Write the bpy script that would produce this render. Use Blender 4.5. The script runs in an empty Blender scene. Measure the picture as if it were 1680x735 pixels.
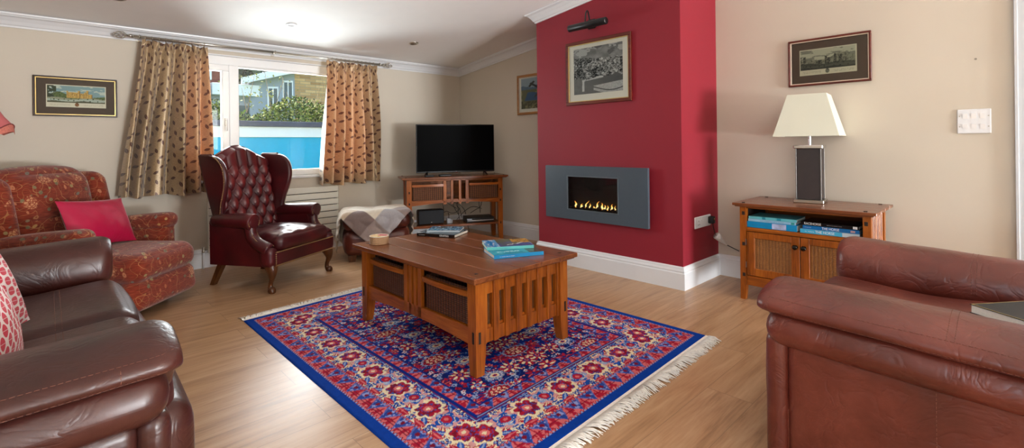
import bpy, math, random
import numpy as np
from mathutils import Matrix, Vector, noise as mnoise
from mathutils.bvhtree import BVHTree
random.seed(7); RNG=np.random.default_rng(11)
S=bpy.context.scene; COL=S.collection
PI=math.pi; R=math.radians
sin,cos=math.sin,math.cos

# ------------------------------------------------------------------ colours and node helpers
def lin(c): return c/12.92 if c<=.04045 else ((c+.055)/1.055)**2.4
def C(r,g,b): return (lin(r/255),lin(g/255),lin(b/255),1.0)
def nd(nt,kind,out=0,**kw):
    n=nt.nodes.new('ShaderNode'+kind)
    for k,v in kw.items():
        key=int(k[1:]) if k[0]=='i' and k[1:].isdigit() else k.replace('_',' ')
        if not isinstance(key,int) and hasattr(n,k) and k not in n.inputs: setattr(n,k,v); continue
        try: s=n.inputs[key]
        except KeyError: s=n.inputs[k]
        if hasattr(v,'links') or isinstance(v,bpy.types.NodeSocket): nt.links.new(v,s)
        else:
            if s.type=='VECTOR' and isinstance(v,(int,float)): v=(v,v,v)
            s.default_value=v
    return n.outputs[out] if isinstance(out,(int,str)) else n
def mth(nt,op,a,b=0.,c=0.,clamp=False):
    n=nt.nodes.new('ShaderNodeMath'); n.operation=op; n.use_clamp=clamp
    for i,v in enumerate((a,b,c)):
        if isinstance(v,bpy.types.NodeSocket): nt.links.new(v,n.inputs[i])
        else: n.inputs[i].default_value=v
    return n.outputs[0]
def mix(nt,f,a,b,blend='MIX'):
    n=nt.nodes.new('ShaderNodeMix'); n.data_type='RGBA'; n.blend_type=blend
    for i,v in ((0,f),(6,a),(7,b)):
        if isinstance(v,bpy.types.NodeSocket): nt.links.new(v,n.inputs[i])
        else: n.inputs[i].default_value=v
    return n.outputs[2]
def ramp(nt,f,stops):
    n=nt.nodes.new('ShaderNodeValToRGB'); nt.links.new(f,n.inputs[0])
    e=n.color_ramp.elements
    while len(e)<len(stops): e.new(.5)
    for i,(p,c) in enumerate(stops): e[i].position=p; e[i].color=c if len(c)==4 else (*c,1)
    return n.outputs[0]
def step(nt,v,lo,hi):
    n=nt.nodes.new('ShaderNodeMapRange'); n.interpolation_type='SMOOTHSTEP'
    nt.links.new(v,n.inputs[0]); n.inputs[1].default_value=lo; n.inputs[2].default_value=hi
    return n.outputs[0]
def coords(nt,kind='Object',scale=(1,1,1),rot=(0,0,0),loc=(0,0,0)):
    t=nt.nodes.new('ShaderNodeTexCoord'); m=nt.nodes.new('ShaderNodeMapping')
    m.inputs['Scale'].default_value=scale; m.inputs['Rotation'].default_value=rot; m.inputs['Location'].default_value=loc
    nt.links.new(t.outputs[kind],m.inputs[0]); return m.outputs[0]
def sep(nt,v):
    n=nt.nodes.new('ShaderNodeSeparateXYZ'); nt.links.new(v,n.inputs[0]); return n.outputs
def comb(nt,x,y,z=0.):
    n=nt.nodes.new('ShaderNodeCombineXYZ')
    for i,v in enumerate((x,y,z)):
        if isinstance(v,bpy.types.NodeSocket): nt.links.new(v,n.inputs[i])
        else: n.inputs[i].default_value=v
    return n.outputs[0]
def bump(nt,h,strength=.3,dist=.01):
    return nd(nt,'Bump',Height=h,Strength=strength,Distance=dist)
MATS={}
def newmat(name):
    m=bpy.data.materials.new(name); m.use_nodes=True; nt=m.node_tree
    b=nt.nodes['Principled BSDF']; MATS[name]=m
    def setp(**kw):
        for k,v in kw.items():
            s=b.inputs[k.replace('_',' ')]
            if isinstance(v,bpy.types.NodeSocket): nt.links.new(v,s)
            else: s.default_value=v
    return m,nt,setp
def plain(name,col,rough=.5,metal=0.,vary=.06,scale=8.,bmp=0.,coat=0.,spec=.5):
    m,nt,p=newmat(name)
    v=coords(nt); n=nd(nt,'TexNoise',Vector=v,Scale=scale,Detail=4.)
    d=tuple(c*(1-vary) for c in col[:3])+(1,); l=tuple(min(1,c*(1+vary)) for c in col[:3])+(1,)
    p(Base_Color=ramp(nt,n,[(.3,d),(.7,l)]),Roughness=rough,Metallic=metal,Coat_Weight=coat,Specular_IOR_Level=spec)
    if bmp: p(Normal=bump(nt,nd(nt,'TexNoise',Vector=v,Scale=scale*14,Detail=3.),bmp,.004))
    return m
def wood(name,dark,mid,light,axis='x',rough=.32,scale=1.,coat=.15,spec=.4):
    m,nt,p=newmat(name)
    s={'x':(1.2,14,14),'y':(14,1.2,14),'z':(14,14,1.2)}[axis]
    v=coords(nt,scale=tuple(a*scale for a in s))
    n=nd(nt,'TexNoise',Vector=v,Scale=1.6,Detail=6.,Roughness=.62,Distortion=.6)
    f=nd(nt,'TexNoise',Vector=v,Scale=9.,Detail=3.)
    b=nd(nt,'TexNoise',Vector=coords(nt),Scale=3.,Detail=3.)
    a=mth(nt,'ADD',mth(nt,'MULTIPLY',n,.7),mth(nt,'MULTIPLY',f,.3))
    a=mth(nt,'ADD',mth(nt,'MULTIPLY',a,.8),mth(nt,'MULTIPLY',b,.2))
    p(Base_Color=ramp(nt,a,[(.33,dark),(.5,mid),(.68,light)]),Roughness=rough,Coat_Weight=coat,Coat_Roughness=.25,Specular_IOR_Level=spec,
      Normal=bump(nt,f,.08,.002))
    return m
def leather(name,dark,mid,light,rough=.36,wrinkle=.35,paling=0.):
    m,nt,p=newmat(name); v=coords(nt)
    n=nd(nt,'TexNoise',Vector=v,Scale=3.2,Detail=5.,Roughness=.6)
    fine=nd(nt,'TexVoronoi',Vector=v,Scale=260.)
    big=nd(nt,'TexNoise',Vector=v,Scale=7.,Detail=3.,Roughness=.55,Distortion=1.4)
    fold=mth(nt,'POWER',mth(nt,'SUBTRACT',1.,mth(nt,'ABSOLUTE',mth(nt,'MULTIPLY',mth(nt,'SUBTRACT',big,.5),5.)),0.,True),3.)
    base=ramp(nt,n,[(.3,dark),(.5,mid),(.72,light)])
    if paling:
        cr=nd(nt,'TexNoise',Vector=v,Scale=24.,Detail=4.,Roughness=.65,Distortion=2.)  # fine paler cracks in the worn leather
        ck=mth(nt,'SUBTRACT',1.,step(nt,mth(nt,'ABSOLUTE',mth(nt,'SUBTRACT',cr,.5)),.0,.02))
        ck=mth(nt,'MULTIPLY',ck,step(nt,n,.48,.66))
        base=mix(nt,mth(nt,'MULTIPLY',ck,paling),base,(min(1,light[0]*2.),light[1]*2.3,light[2]*2.6,1))
    h=mth(nt,'ADD',mth(nt,'MULTIPLY',fold,-.5),mth(nt,'MULTIPLY',fine,.05))
    h=mth(nt,'ADD',h,mth(nt,'MULTIPLY',n,1.2))
    p(Base_Color=base,Roughness=mth(nt,'ADD',mth(nt,'MULTIPLY',n,.2),rough-.1),Specular_IOR_Level=.5,Coat_Weight=.12,Coat_Roughness=.3,Normal=bump(nt,h,wrinkle,.006))
    return m
def attrmat(name,rough=.9,bmp=.0,sheen=0.,spec=.2,attr='paint',bscale=500.):
    m,nt,p=newmat(name)
    a=nd(nt,'Attribute',out='Color',attribute_name=attr)
    if bmp:
        n=nd(nt,'TexNoise',Vector=coords(nt),Scale=bscale,Detail=2.)
        a=mix(nt,.22,a,mix(nt,n,(.0,.0,.0,1),(1,1,1,1)),'OVERLAY'); p(Normal=bump(nt,n,bmp,.004))
    p(Base_Color=a,Roughness=rough,Specular_IOR_Level=spec,Sheen_Weight=sheen)
    return m

# ------------------------------------------------------------------ mesh builder
def sm(t): t=max(0,min(1,t)); return t*t*(3-2*t)
def catmull(pts,n=8,closed=False):
    P=[np.array(p,float) for p in pts]; out=[]; L=len(P)
    rng=range(L if closed else L-1)
    for i in rng:
        if closed: a,b,c,d=P[(i-1)%L],P[i],P[(i+1)%L],P[(i+2)%L]
        else: a,b,c,d=P[max(i-1,0)],P[i],P[i+1],P[min(i+2,L-1)]
        for k in range(n):
            t=k/n
            out.append(.5*((2*b)+(-a+c)*t+(2*a-5*b+4*c-d)*t*t+(-a+3*b-3*c+d)*t**3))
    if not closed: out.append(P[-1])
    return out
class MB:
    def __init__(s): s.V=[]; s.F=[]; s.S=[]; s.M=None
    def add(s,V,F,smooth=False):
        o=len(s.V)
        if s.M is not None: V=[tuple(s.M@Vector(v)) for v in V]
        s.V+= [tuple(map(float,v)) for v in V]; s.F+=[tuple(i+o for i in f) for f in F]; s.S+=[smooth]*len(F); return s
    def box(s,x0,x1,y0,y1,z0,z1,b=.002):
        x0,x1=min(x0,x1),max(x0,x1); y0,y1=min(y0,y1),max(y0,y1); z0,z1=min(z0,z1),max(z0,z1)
        b=min(b,(x1-x0)*.45,(y1-y0)*.45,(z1-z0)*.45)
        lo=(x0,y0,z0); hi=(x1,y1,z1); V=[]; idx={}
        for sx in (0,1):
            for sy in (0,1):
                for sz in (0,1):
                    c=[hi[i] if (sx,sy,sz)[i] else lo[i] for i in range(3)]
                    sg=[-1 if (sx,sy,sz)[i] else 1 for i in range(3)]
                    for ax in range(3):      # vertex lying on face with normal ax
                        v=[c[i]+(0 if i==ax else sg[i]*b) for i in range(3)]
                        idx[(sx,sy,sz,ax)]=len(V); V.append(v)
        F=[]
        for ax in range(3):
            o=[i for i in range(3) if i!=ax]
            for sd in (0,1):
                q=[]
                for u,w in ((0,0),(1,0),(1,1),(0,1)):
                    k=[0,0,0]; k[ax]=sd; k[o[0]]=u; k[o[1]]=w; q.append(idx[(*k,ax)])
                F.append(q if (sd==1)^(ax==1) else q[::-1])
        for ax in range(3):                   # edges along ax
            o=[i for i in range(3) if i!=ax]
            for u in (0,1):
                for w in (0,1):
                    k0=[0,0,0]; k0[o[0]]=u; k0[o[1]]=w; k1=list(k0); k1[ax]=1
                    q=[idx[(*k0,o[0])],idx[(*k1,o[0])],idx[(*k1,o[1])],idx[(*k0,o[1])]]
                    F.append(q)
        for k in [(a,b_,c) for a in (0,1) for b_ in (0,1) for c in (0,1)]:
            F.append([idx[(*k,0)],idx[(*k,1)],idx[(*k,2)]])
        # orient outward
        cen=np.array([(lo[i]+hi[i])/2 for i in range(3)]); G=[]
        for f in F:
            p=np.array([V[i] for i in f]); nrm=np.cross(p[1]-p[0],p[2]-p[0])
            if np.dot(nrm,p.mean(0)-cen)<0: f=f[::-1]
            G.append(f)
        return s.add(V,G)
    def hexa(s,P):    # 8 points: bottom 4 ccw, top 4 ccw
        return s.add(P,[(3,2,1,0),(4,5,6,7),(0,1,5,4),(1,2,6,5),(2,3,7,6),(3,0,4,7)])
    def tube(s,path,r,n=8,closed=False,smooth=True,squash=1.):
        P=[Vector(p) for p in path]; L=len(P)
        rr=r if hasattr(r,'__len__') else [r]*L
        V=[];F=[]; up=None
        for i,p in enumerate(P):
            a=P[(i-1)%L] if (closed or i>0) else p; c=P[(i+1)%L] if (closed or i<L-1) else p
            t=(c-a).normalized()
            if up is None:
                up=Vector((0,0,1)) if abs(t.z)<.9 else Vector((1,0,0))
            sd=t.cross(up); 
            if sd.length<1e-6: sd=t.orthogonal()
            sd.normalize(); up=sd.cross(t).normalized()
            for k in range(n):
                g=2*PI*k/n; V.append(p+sd*cos(g)*rr[i]+up*sin(g)*rr[i]*squash)
        m=L if closed else L-1
        for i in range(m):
            for k in range(n):
                a=i*n+k; b=i*n+(k+1)%n; c=((i+1)%L)*n+(k+1)%n; d=((i+1)%L)*n+k
                F.append((d,c,b,a))
        if not closed:
            F.append(tuple(range(n))); F.append(tuple(range((L-1)*n,L*n))[::-1])
        return s.add(V,F,smooth)
    def cyl(s,p0,p1,r0,r1=None,n=20): 
        r1=r0 if r1 is None else r1
        p0,p1=Vector(p0),Vector(p1); t=(p1-p0).normalized(); a=t.orthogonal().normalized(); b=t.cross(a)
        V=[];F=[]
        for p,r in ((p0,r0),(p1,r1)):
            for k in range(n): g=2*PI*k/n; V.append(p+a*cos(g)*r+b*sin(g)*r)
        for k in range(n): F.append((k,(k+1)%n,n+(k+1)%n,n+k))
        s.add(V,F,n>10)
        s.add(V[:n],[tuple(range(n))[::-1]]); s.add(V[n:],[tuple(range(n))]); return s
    def lathe(s,prof,c=(0,0,0),n=28,smooth=True,sx=1,sy=1):
        V=[];F=[];L=len(prof)
        for r,z in prof:
            for k in range(n): g=2*PI*k/n; V.append((c[0]+r*cos(g)*sx,c[1]+r*sin(g)*sy,c[2]+z))
        for i in range(L-1):
            for k in range(n): F.append((i*n+k,i*n+(k+1)%n,(i+1)*n+(k+1)%n,(i+1)*n+k))
        if prof[0][0]>1e-5: F.append(tuple(range(n))[::-1])
        if prof[-1][0]>1e-5: F.append(tuple(range((L-1)*n,L*n)))
        return s.add(V,F,smooth)
    def sphere(s,c,r,n=10,sx=1,sy=1,sz=1):
        return s.lathe([(max(r*sin(PI*i/n),1e-6),-r*cos(PI*i/n)*sz) for i in range(n+1)],c,max(6,n),True,sx,sy)
    def prism(s,poly,fn,d0,d1,smooth=False):  # fn(u,v,d)->xyz
        n=len(poly); V=[fn(u,v,d0) for u,v in poly]+[fn(u,v,d1) for u,v in poly]
        F=[tuple(range(n))[::-1],tuple(range(n,2*n))]
        s.add(V,F)
        V2=[fn(u,v,d0) for u,v in poly]+[fn(u,v,d1) for u,v in poly]
        return s.add(V2,[(i,(i+1)%n,n+(i+1)%n,n+i) for i in range(n)],smooth)
    def grid(s,P,smooth=True,closed_u=False,closed_v=False):
        nu=len(P); nv=len(P[0]); V=[p for row in P for p in row]; F=[]
        for i in range(nu if closed_u else nu-1):
            for j in range(nv if closed_v else nv-1):
                i2=(i+1)%nu; j2=(j+1)%nv
                F.append((i*nv+j,i2*nv+j,i2*nv+j2,i*nv+j2))
        return s.add(V,F,smooth)
    def pbox(s,c,size,r=.05,n=14,puff=(0,0,0),warp=None,pw=1.):
        hx,hy,hz=[v/2 for v in size]; H=(hx,hy,hz); rr=[min(r,h*.98) for h in H]
        def ax(h,q):       # samples denser near the edges
            m=max(4,n//3); a=[-h+q*(1-cos(PI/2*i/m)) for i in range(m)]
            mid=[-h+q+(2*h-2*q)*i/max(2,n-2*0) for i in range(n+1)]
            return a+mid+[-v for v in a[::-1]]
        A=[ax(H[i],rr[i]) for i in range(3)]
        V=[];F=[];key={}
        def put(p):
            k=tuple(round(v,6) for v in p)
            if k in key: return key[k]
            q=np.array(p); inn=np.array([max(-H[i]+rr[i],min(H[i]-rr[i],q[i])) for i in range(3)])
            d=(q-inn)/np.array(rr); L=np.linalg.norm(d)
            # map cube shell to rounded shell
            if L>1e-9:
                m=np.max(np.abs(d)); d=d/L*m
            pos=inn+d*np.array(rr)
            a=[q[i]/H[i] for i in range(3)]
            for i in range(3):
                if puff[i]:
                    o=[j for j in range(3) if j!=i]
                    pos[i]+=puff[i]*a[i]*((1-a[o[0]]**2)*(1-a[o[1]]**2))**pw
            pos=pos+np.array(c)
            if warp: pos=warp(*pos)
            key[k]=len(V); V.append(tuple(pos)); return key[k]
        for i in range(3):
            o=[j for j in range(3) if j!=i]; U,W=A[o[0]],A[o[1]]
            for sd in (-1,1):
                g=[[None]*len(W) for _ in U]
                for a,u in enumerate(U):
                    for b,w in enumerate(W):
                        p=[0,0,0]; p[i]=sd*H[i]; p[o[0]]=u; p[o[1]]=w; g[a][b]=put(p)
                flip=(sd==1)^(i==1)
                for a in range(len(U)-1):
                    for b in range(len(W)-1):
                        f=(g[a][b],g[a+1][b],g[a+1][b+1],g[a][b+1])
                        F.append(f if flip else f[::-1])
        return s.add(V,F,True)
    def sausage(s,sec,fx,x0,x1,r0,r1,nx=10,ne=7,warp=None):
        """closed section sec[(u,v)] swept along x from x0 to x1 with rounded ends; fx(x,u,v)->xyz"""
        sec=np.array(sec); cen=sec.mean(0); hs=np.abs(sec-cen).max(); st=[]
        for i in range(ne): 
            g=PI/2*i/ne; st.append((x0+r0*(1-cos(g)),1-(r0/hs)*(1-sin(g)) if r0 else 1))
        for i in range(nx+1): st.append((x0+r0+(x1-r1-x0-r0)*i/nx,1.))
        for i in range(1,ne+1):
            g=PI/2*i/ne; st.append((x1-r1+r1*sin(g),1-(r1/hs)*(1-cos(g))))
        rows=[]
        for x,k in st:
            row=[fx(x,*(cen+(p-cen)*max(k,.02))) for p in sec]
            if warp: row=[warp(*p) for p in row]
            rows.append(row)
        s.grid(rows,True,False,True)
        n=len(sec); 
        s.add(rows[0],[tuple(range(n))],True); s.add(rows[-1],[tuple(range(n))[::-1]],True); return s
    def bvh(s): return BVHTree.FromPolygons([Vector(v) for v in s.V],s.F)
    def build(s,name,mat,parent=None,label=None,kind=None,normals=True):
        me=bpy.data.meshes.new(name); me.from_pydata(s.V,[],s.F); me.update()
        me.polygons.foreach_set('use_smooth',s.S)
        if normals:
            import bmesh
            b=bmesh.new(); b.from_mesh(me); bmesh.ops.recalc_face_normals(b,faces=b.faces); b.to_mesh(me); b.free()
        o=bpy.data.objects.new(name,me); COL.objects.link(o)
        for m in (mat if isinstance(mat,(list,tuple)) else [mat]): me.materials.append(m)
        if parent is not None: o.parent=parent
        if label: o['label']=label
        if kind: o['kind']=kind
        return o
class Multi:
    """several like pieces, each built as a part of its own"""
    def __init__(s): s.L=[]
    def box(s,*a): m=MB(); m.box(*a); s.L.append(m)
    def cyl(s,*a,**k): m=MB(); m.cyl(*a,**k); s.L.append(m)
    def build(s,name,mat,parent): return [m.build(name,mat,parent) for m in s.L]
def thing(name,label,cat,loc=(0,0,0),rz=0,group=None):
    o=bpy.data.objects.new(name,None); COL.objects.link(o); o.empty_display_size=.05
    o.location=loc; o.rotation_euler=(0,0,rz); return tag(o,label,cat,group)
def tag(o,label,cat,group=None):
    o['label']=label; o['category']=cat
    if group: o['group']=group
    return o
def struct(o): o['kind']='structure'; return o
def copy_tree(o,parent=None):
    c=o.copy(); COL.objects.link(c)
    if parent is not None: c.parent=parent
    for ch in [x for x in o.children]: copy_tree(ch,c)
    return c
def text(name,body,size,mat,parent,loc,rot,ext=.0004,align='LEFT',sx=1.):
    cu=bpy.data.curves.new(name,'FONT'); cu.body=body; cu.size=size; cu.extrude=ext; cu.align_x=align; cu.align_y='CENTER'
    t=bpy.data.objects.new(name,cu); COL.objects.link(t); me=bpy.data.meshes.new_from_object(t.evaluated_get(bpy.context.evaluated_depsgraph_get())); bpy.data.objects.remove(t); bpy.data.curves.remove(cu)
    o=bpy.data.objects.new(name,me); COL.objects.link(o); me.materials.clear(); me.materials.append(mat); o.parent=parent; o.location=loc; o.rotation_euler=rot; o.scale=(sx,1,1)
    return o
def paint(o,fn):
    """colour attribute on vertices from fn(co array)->rgb (linear)"""
    me=o.data; n=len(me.vertices); co=np.empty(n*3); me.vertices.foreach_get('co',co); co=co.reshape(-1,3)
    c=np.ones((n,4)); c[:,:3]=fn(co); a=me.color_attributes.new('paint','FLOAT_COLOR','POINT'); a.data.foreach_set('color',c.ravel().astype(np.float32))
def L3(r,g,b): return np.array(C(r,g,b)[:3])
# smooth value noise for painting
def vnoise(x,y,seed=0,per=256):
    rg=np.random.default_rng(seed); T=rg.random((per,per))
    xi=np.floor(x).astype(int); yi=np.floor(y).astype(int); fx=x-xi; fy=y-yi; fx=fx*fx*(3-2*fx); fy=fy*fy*(3-2*fy)
    g=lambda a,b:T[a%per,b%per]
    return (g(xi,yi)*(1-fx)+g(xi+1,yi)*fx)*(1-fy)+(g(xi,yi+1)*(1-fx)+g(xi+1,yi+1)*fx)*fy
def fbm(x,y,seed=0,o=4):
    a=0;w=.5;t=0
    for i in range(o): a=a+w*vnoise(x*2**i,y*2**i,seed+i); t+=w; w*=.5
    return a/t
SKY=.38; SUN=9.0; SUND=(.35,-.65,-1.18); E1=165; E2=30; E3=80; E4=620; EXPO=.58
# ------------------------------------------------------------------ room dimensions (metres; camera stands at x=0,y=0)
W,X,XC,YL,YR=5.106,3.957,3.349,3.131,1.6945
XL,YF=-1.05,-6.5
K=.118; ZC=2.075
def zc(y): return ZC+K*(W-y)
# wall window opening
WX0,WX1,WZ0,WZ1=.80,2.63,.79,1.95

M_wall=plain('cream wall paint',C(206,197,182),.85,vary=.015,scale=3.,bmp=.02)
M_red=plain('red wall paint',C(138,18,38),.62,vary=.02,scale=3.,bmp=.02)
M_ceil=plain('white ceiling paint',C(246,245,243),.9,vary=.01)
M_white=plain('white gloss paint',C(226,228,231),.35,vary=.01)
M_upvc=plain('white window plastic',C(240,240,240),.25,vary=.005)
M_chrome=plain('brushed nickel',C(190,185,175),.28,1.,vary=.03)
M_chromed=plain('polished chrome',C(215,215,215),.12,1.,vary=.02)
M_black=plain('black plastic',C(16,16,17),.4,vary=.1)
M_dark=plain('near black matt',C(10,9,8),.8,vary=.1)  # near black for feet, chair base and socket slots

def mat_floor():
    m,nt,p=newmat('oak laminate'); v=coords(nt)
    b=nd(nt,'TexBrick',out=None,Vector=v,Scale=1.,Color1=(0,0,0,1),Color2=(1,1,1,1),Mortar=(.5,.5,.5,1),offset=.37,offset_frequency=2)
    b.inputs['Mortar Size'].default_value=.0012; b.inputs['Brick Width'].default_value=1.28; b.inputs['Row Height'].default_value=.19; b.inputs['Bias'].default_value=0
    rnd=b.outputs[0]; gap=b.outputs[1]
    xyz=sep(nt,v); off=mth(nt,'MULTIPLY',rnd,7.)
    vv=comb(nt,mth(nt,'ADD',mth(nt,'MULTIPLY',xyz[0],.9),off),mth(nt,'MULTIPLY',xyz[1],9.),off)
    n=nd(nt,'TexNoise',Vector=vv,Scale=1.5,Detail=7.,Roughness=.6,Distortion=.9)
    f=nd(nt,'TexNoise',Vector=comb(nt,mth(nt,'MULTIPLY',xyz[0],4.),mth(nt,'MULTIPLY',xyz[1],60.),off),Scale=2.,Detail=3.)
    a=mth(nt,'ADD',mth(nt,'MULTIPLY',n,.75),mth(nt,'MULTIPLY',f,.25))
    col=ramp(nt,a,[(.3,C(138,102,72)),(.47,C(180,142,106)),(.7,C(206,172,136))])
    col=mix(nt,mth(nt,'MULTIPLY',rnd,.28),col,C(186,146,104))
    col=mix(nt,mth(nt,'MULTIPLY',gap,.55),col,C(80,55,36))
    p(Base_Color=col,Roughness=mth(nt,'ADD',mth(nt,'MULTIPLY',f,.1),.27),Specular_IOR_Level=.45,Normal=bump(nt,mth(nt,'SUBTRACT',mth(nt,'MULTIPLY',f,.2),gap),.12,.002))
    return m
M_floor=mat_floor()
def slab(name,P,mat):  # P: 8 points
    return struct(MB().hexa(P).build(name,mat))
def bx(x0,x1,y0,y1,z0,z1): return [(x0,y0,z0),(x1,y0,z0),(x1,y1,z0),(x0,y1,z0),(x0,y0,z1),(x1,y0,z1),(x1,y1,z1),(x0,y1,z1)]
slab('floor',bx(XL-.2,X+.2,YF-.2,W+.05,-.12,0),M_floor)
# sloping ceiling
slab('ceiling',[(XL-.2,YF-.2,zc(YF-.2)),(X+.2,YF-.2,zc(YF-.2)),(X+.2,W+.3,zc(W+.3)),(XL-.2,W+.3,zc(W+.3))]+
     [(XL-.2,YF-.2,zc(YF-.2)+.15),(X+.2,YF-.2,zc(YF-.2)+.15),(X+.2,W+.3,zc(W+.3)+.15),(XL-.2,W+.3,zc(W+.3)+.15)],M_ceil)
def wallx(name,y0,y1,x0,x1,mat):       # wall with its sloping top under the ceiling
    slab(name,[(x0,y0,0),(x1,y0,0),(x1,y1,0),(x0,y1,0),(x0,y0,zc(y0)),(x1,y0,zc(y0)),(x1,y1,zc(y1)),(x0,y1,zc(y1))],mat)
wallx('wall_right',YF,W,X,X+.2,M_wall)
# chimney breast: front and two returns are one red block
wallx('wall_chimney',YR,YL,XC,X,M_red)
# window wall with its opening
m=MB(); t=.14
m.box(XL,WX0,W,W+t,0,ZC,.0); m.box(WX1,X+.2,W,W+t,0,ZC,.0); m.box(WX0,WX1,W,W+t,0,WZ0,.0); m.box(WX0,WX1,W,W+t,WZ1,ZC,.0)
struct(m.build('wall_back',M_wall))
# left wall and front wall, unseen; both openings added to let light in
m=MB()
for a in ((YF,-2.6,0,1),(-.2,W,0,1)):
    m.hexa([(XL-.2,a[0],0),(XL,a[0],0),(XL,a[1],0),(XL-.2,a[1],0),(XL-.2,a[0],zc(a[0])),(XL,a[0],zc(a[0])),(XL,a[1],zc(a[1])),(XL-.2,a[1],zc(a[1]))])
m.hexa(bx(XL-.2,XL,-2.6,-.2,0,.55)); 
m.hexa([(XL-.2,-2.6,2.15),(XL,-2.6,2.15),(XL,-.2,2.15),(XL-.2,-.2,2.15),(XL-.2,-2.6,zc(-2.6)),(XL,-2.6,zc(-2.6)),(XL,-.2,zc(-.2)),(XL-.2,-.2,zc(-.2))])
struct(m.build('wall_left',M_wall))
m=MB()
m.box(XL,1.5,YF-.2,YF,0,zc(YF),0); m.box(3.85,X,YF-.2,YF,0,zc(YF),0); m.box(1.5,3.85,YF-.2,YF,2.3,zc(YF),0)
struct(m.build('wall_front',M_wall))
# frames of those two added openings
m=MB()
for x in (1.5,2.645,3.79): m.box(x,x+.06,YF-.13,YF-.07,0,2.3,.004)
m.box(1.5,3.85,YF-.13,YF-.07,2.24,2.3,.004); m.box(1.5,3.85,YF-.13,YF-.07,0,.06,.004)
struct(m.build('added_doors',M_upvc))
m=MB()
for y in (-2.6,-1.43,-.26): m.box(XL-.13,XL-.07,y,y+.06,.55,2.15,.004)
m.box(XL-.13,XL-.07,-2.6,-.2,.55,.61,.004); m.box(XL-.13,XL-.07,-2.6,-.2,2.09,2.15,.004)
struct(m.build('added_window',M_upvc))

# ---------- skirting boards: profile swept along each run
SK=[(0,0),(.022,0),(.022,.118),(.017,.126),(.019,.136),(.013,.150),(.011,.160),(.004,.1675),(0,.1675)]
def sweep(name,prof,pts,mat,up=None):
    """profile (out,z) along a polyline of (x,y,z,nx,ny): mitred by given outward directions"""
    m=MB(); rows=[[(p[0]+o*p[3],p[1]+o*p[4],p[2]+z) for o,z in prof] for p in pts]
    n=len(prof)
    for i in range(len(rows)-1):
        V=rows[i]+rows[i+1]; m.add(V,[(k,(k+1)%n,n+(k+1)%n,n+k) for k in range(n)])
    m.add(rows[0],[tuple(range(n))]); m.add(rows[-1],[tuple(range(n))[::-1]])
    return struct(m.build(name,mat))
sweep('baseboard_back',SK,[(XL,W,0,0,-1),(X,W,0,-1,-1)],M_white)
sweep('baseboard_alcove',SK,[(X,W,0,-1,-1),(X,YL,0,-1,1)],M_white)
sweep('baseboard_chimney',SK,[(X,YL,0,-1,1),(XC,YL,0,-1,1),(XC,YR,0,-1,-1),(X,YR,0,-1,-1)],M_white)
sweep('baseboard_right',SK,[(X,YR,0,-1,-1),(X,.09,0,-1,0)],M_white)
# ---------- cornice: a cove profile just under the ceiling (z measured down from the ceiling)
CO=[(0,-.09),(.010,-.09),(.013,-.078),(.022,-.072),(.036,-.05),(.058,-.026),(.078,-.018),(.082,-.010),(.092,-.008),(.094,.004),(0,.004)]
sweep('trim_1',CO,[(XL,W,ZC,1,-1),(X,W,ZC,-1,-1)],M_white)
sweep('trim_2',CO,[(X,W,ZC,-1,-1),(X,YL,zc(YL),-1,1)],M_white)
sweep('trim_3',CO,[(X,YL,zc(YL),-1,1),(XC,YL,zc(YL),-1,1),(XC,YR,zc(YR),-1,-1),(X,YR,zc(YR),-1,-1)],M_white)
sweep('trim_4',CO,[(X,YR,zc(YR),-1,-1),(X,YF,zc(YF),-1,1)],M_white)
# ---------- door casing at the right edge
m=MB(); m.box(X-.02,X,-.09,.0,0,2.1,.003); m.box(X-.028,X,-.012,.003,0,2.1,.002)
m.box(X-.02,X,-.95,-.09,2.02,2.1,.003); m.box(X-.02,X,-1.04,-.95,0,2.1,.003); m.box(X-.008,X,-.95,-.09,0,2.02,.002)
struct(m.build('door_1',plain('grey white door paint',C(196,199,203),.4,vary=.01)))
# ---------- window 1
def glassmat(name='window glass',ior=1.3):
    m=bpy.data.materials.new(name); m.use_nodes=True; nt=m.node_tree; nt.nodes.clear()
    o=nt.nodes.new('ShaderNodeOutputMaterial'); mx=nt.nodes.new('ShaderNodeMixShader'); tr=nt.nodes.new('ShaderNodeBsdfTransparent'); gl=nt.nodes.new('ShaderNodeBsdfGlossy')
    gl.inputs['Roughness'].default_value=.02; tr.inputs[0].default_value=(.97,.985,.98,1)
    fr=nd(nt,'Fresnel',IOR=ior); nt.links.new(fr,mx.inputs[0]); nt.links.new(tr.outputs[0],mx.inputs[1]); nt.links.new(gl.outputs[0],mx.inputs[2]); nt.links.new(mx.outputs[0],o.inputs[0]); return m
M_glass=glassmat()
win=bpy.data.objects.new('window_1',None); COL.objects.link(win); struct(win)
yf0,yf1=W+.06,W+.13
m=MB()
m.box(WX0,WX0+.07,yf0,yf1,WZ0,WZ1,.004); m.box(WX1-.07,WX1,yf0,yf1,WZ0,WZ1,.004)
m.box(WX0+.07,WX1-.07,yf0,yf1,WZ1-.085,WZ1,.004); m.box(WX0+.07,WX1-.07,yf0,yf1,WZ0,WZ0+.05,.004)
m.box(1.25,1.335,yf0-.004,yf1,WZ0+.05,WZ1-.085,.006)          # mullion
m.box(1.335,WX1-.07,yf0+.02,yf1-.02,WZ1-.1,WZ1-.085,.002); m.box(1.335,WX1-.07,yf0+.02,yf1-.02,WZ0+.05,WZ0+.062,.002)
m.build('window_frame',M_upvc,win)
s=MB(); x0,x1,z0,z1=WX0+.07,1.25,WZ0+.05,WZ1-.085
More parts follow.
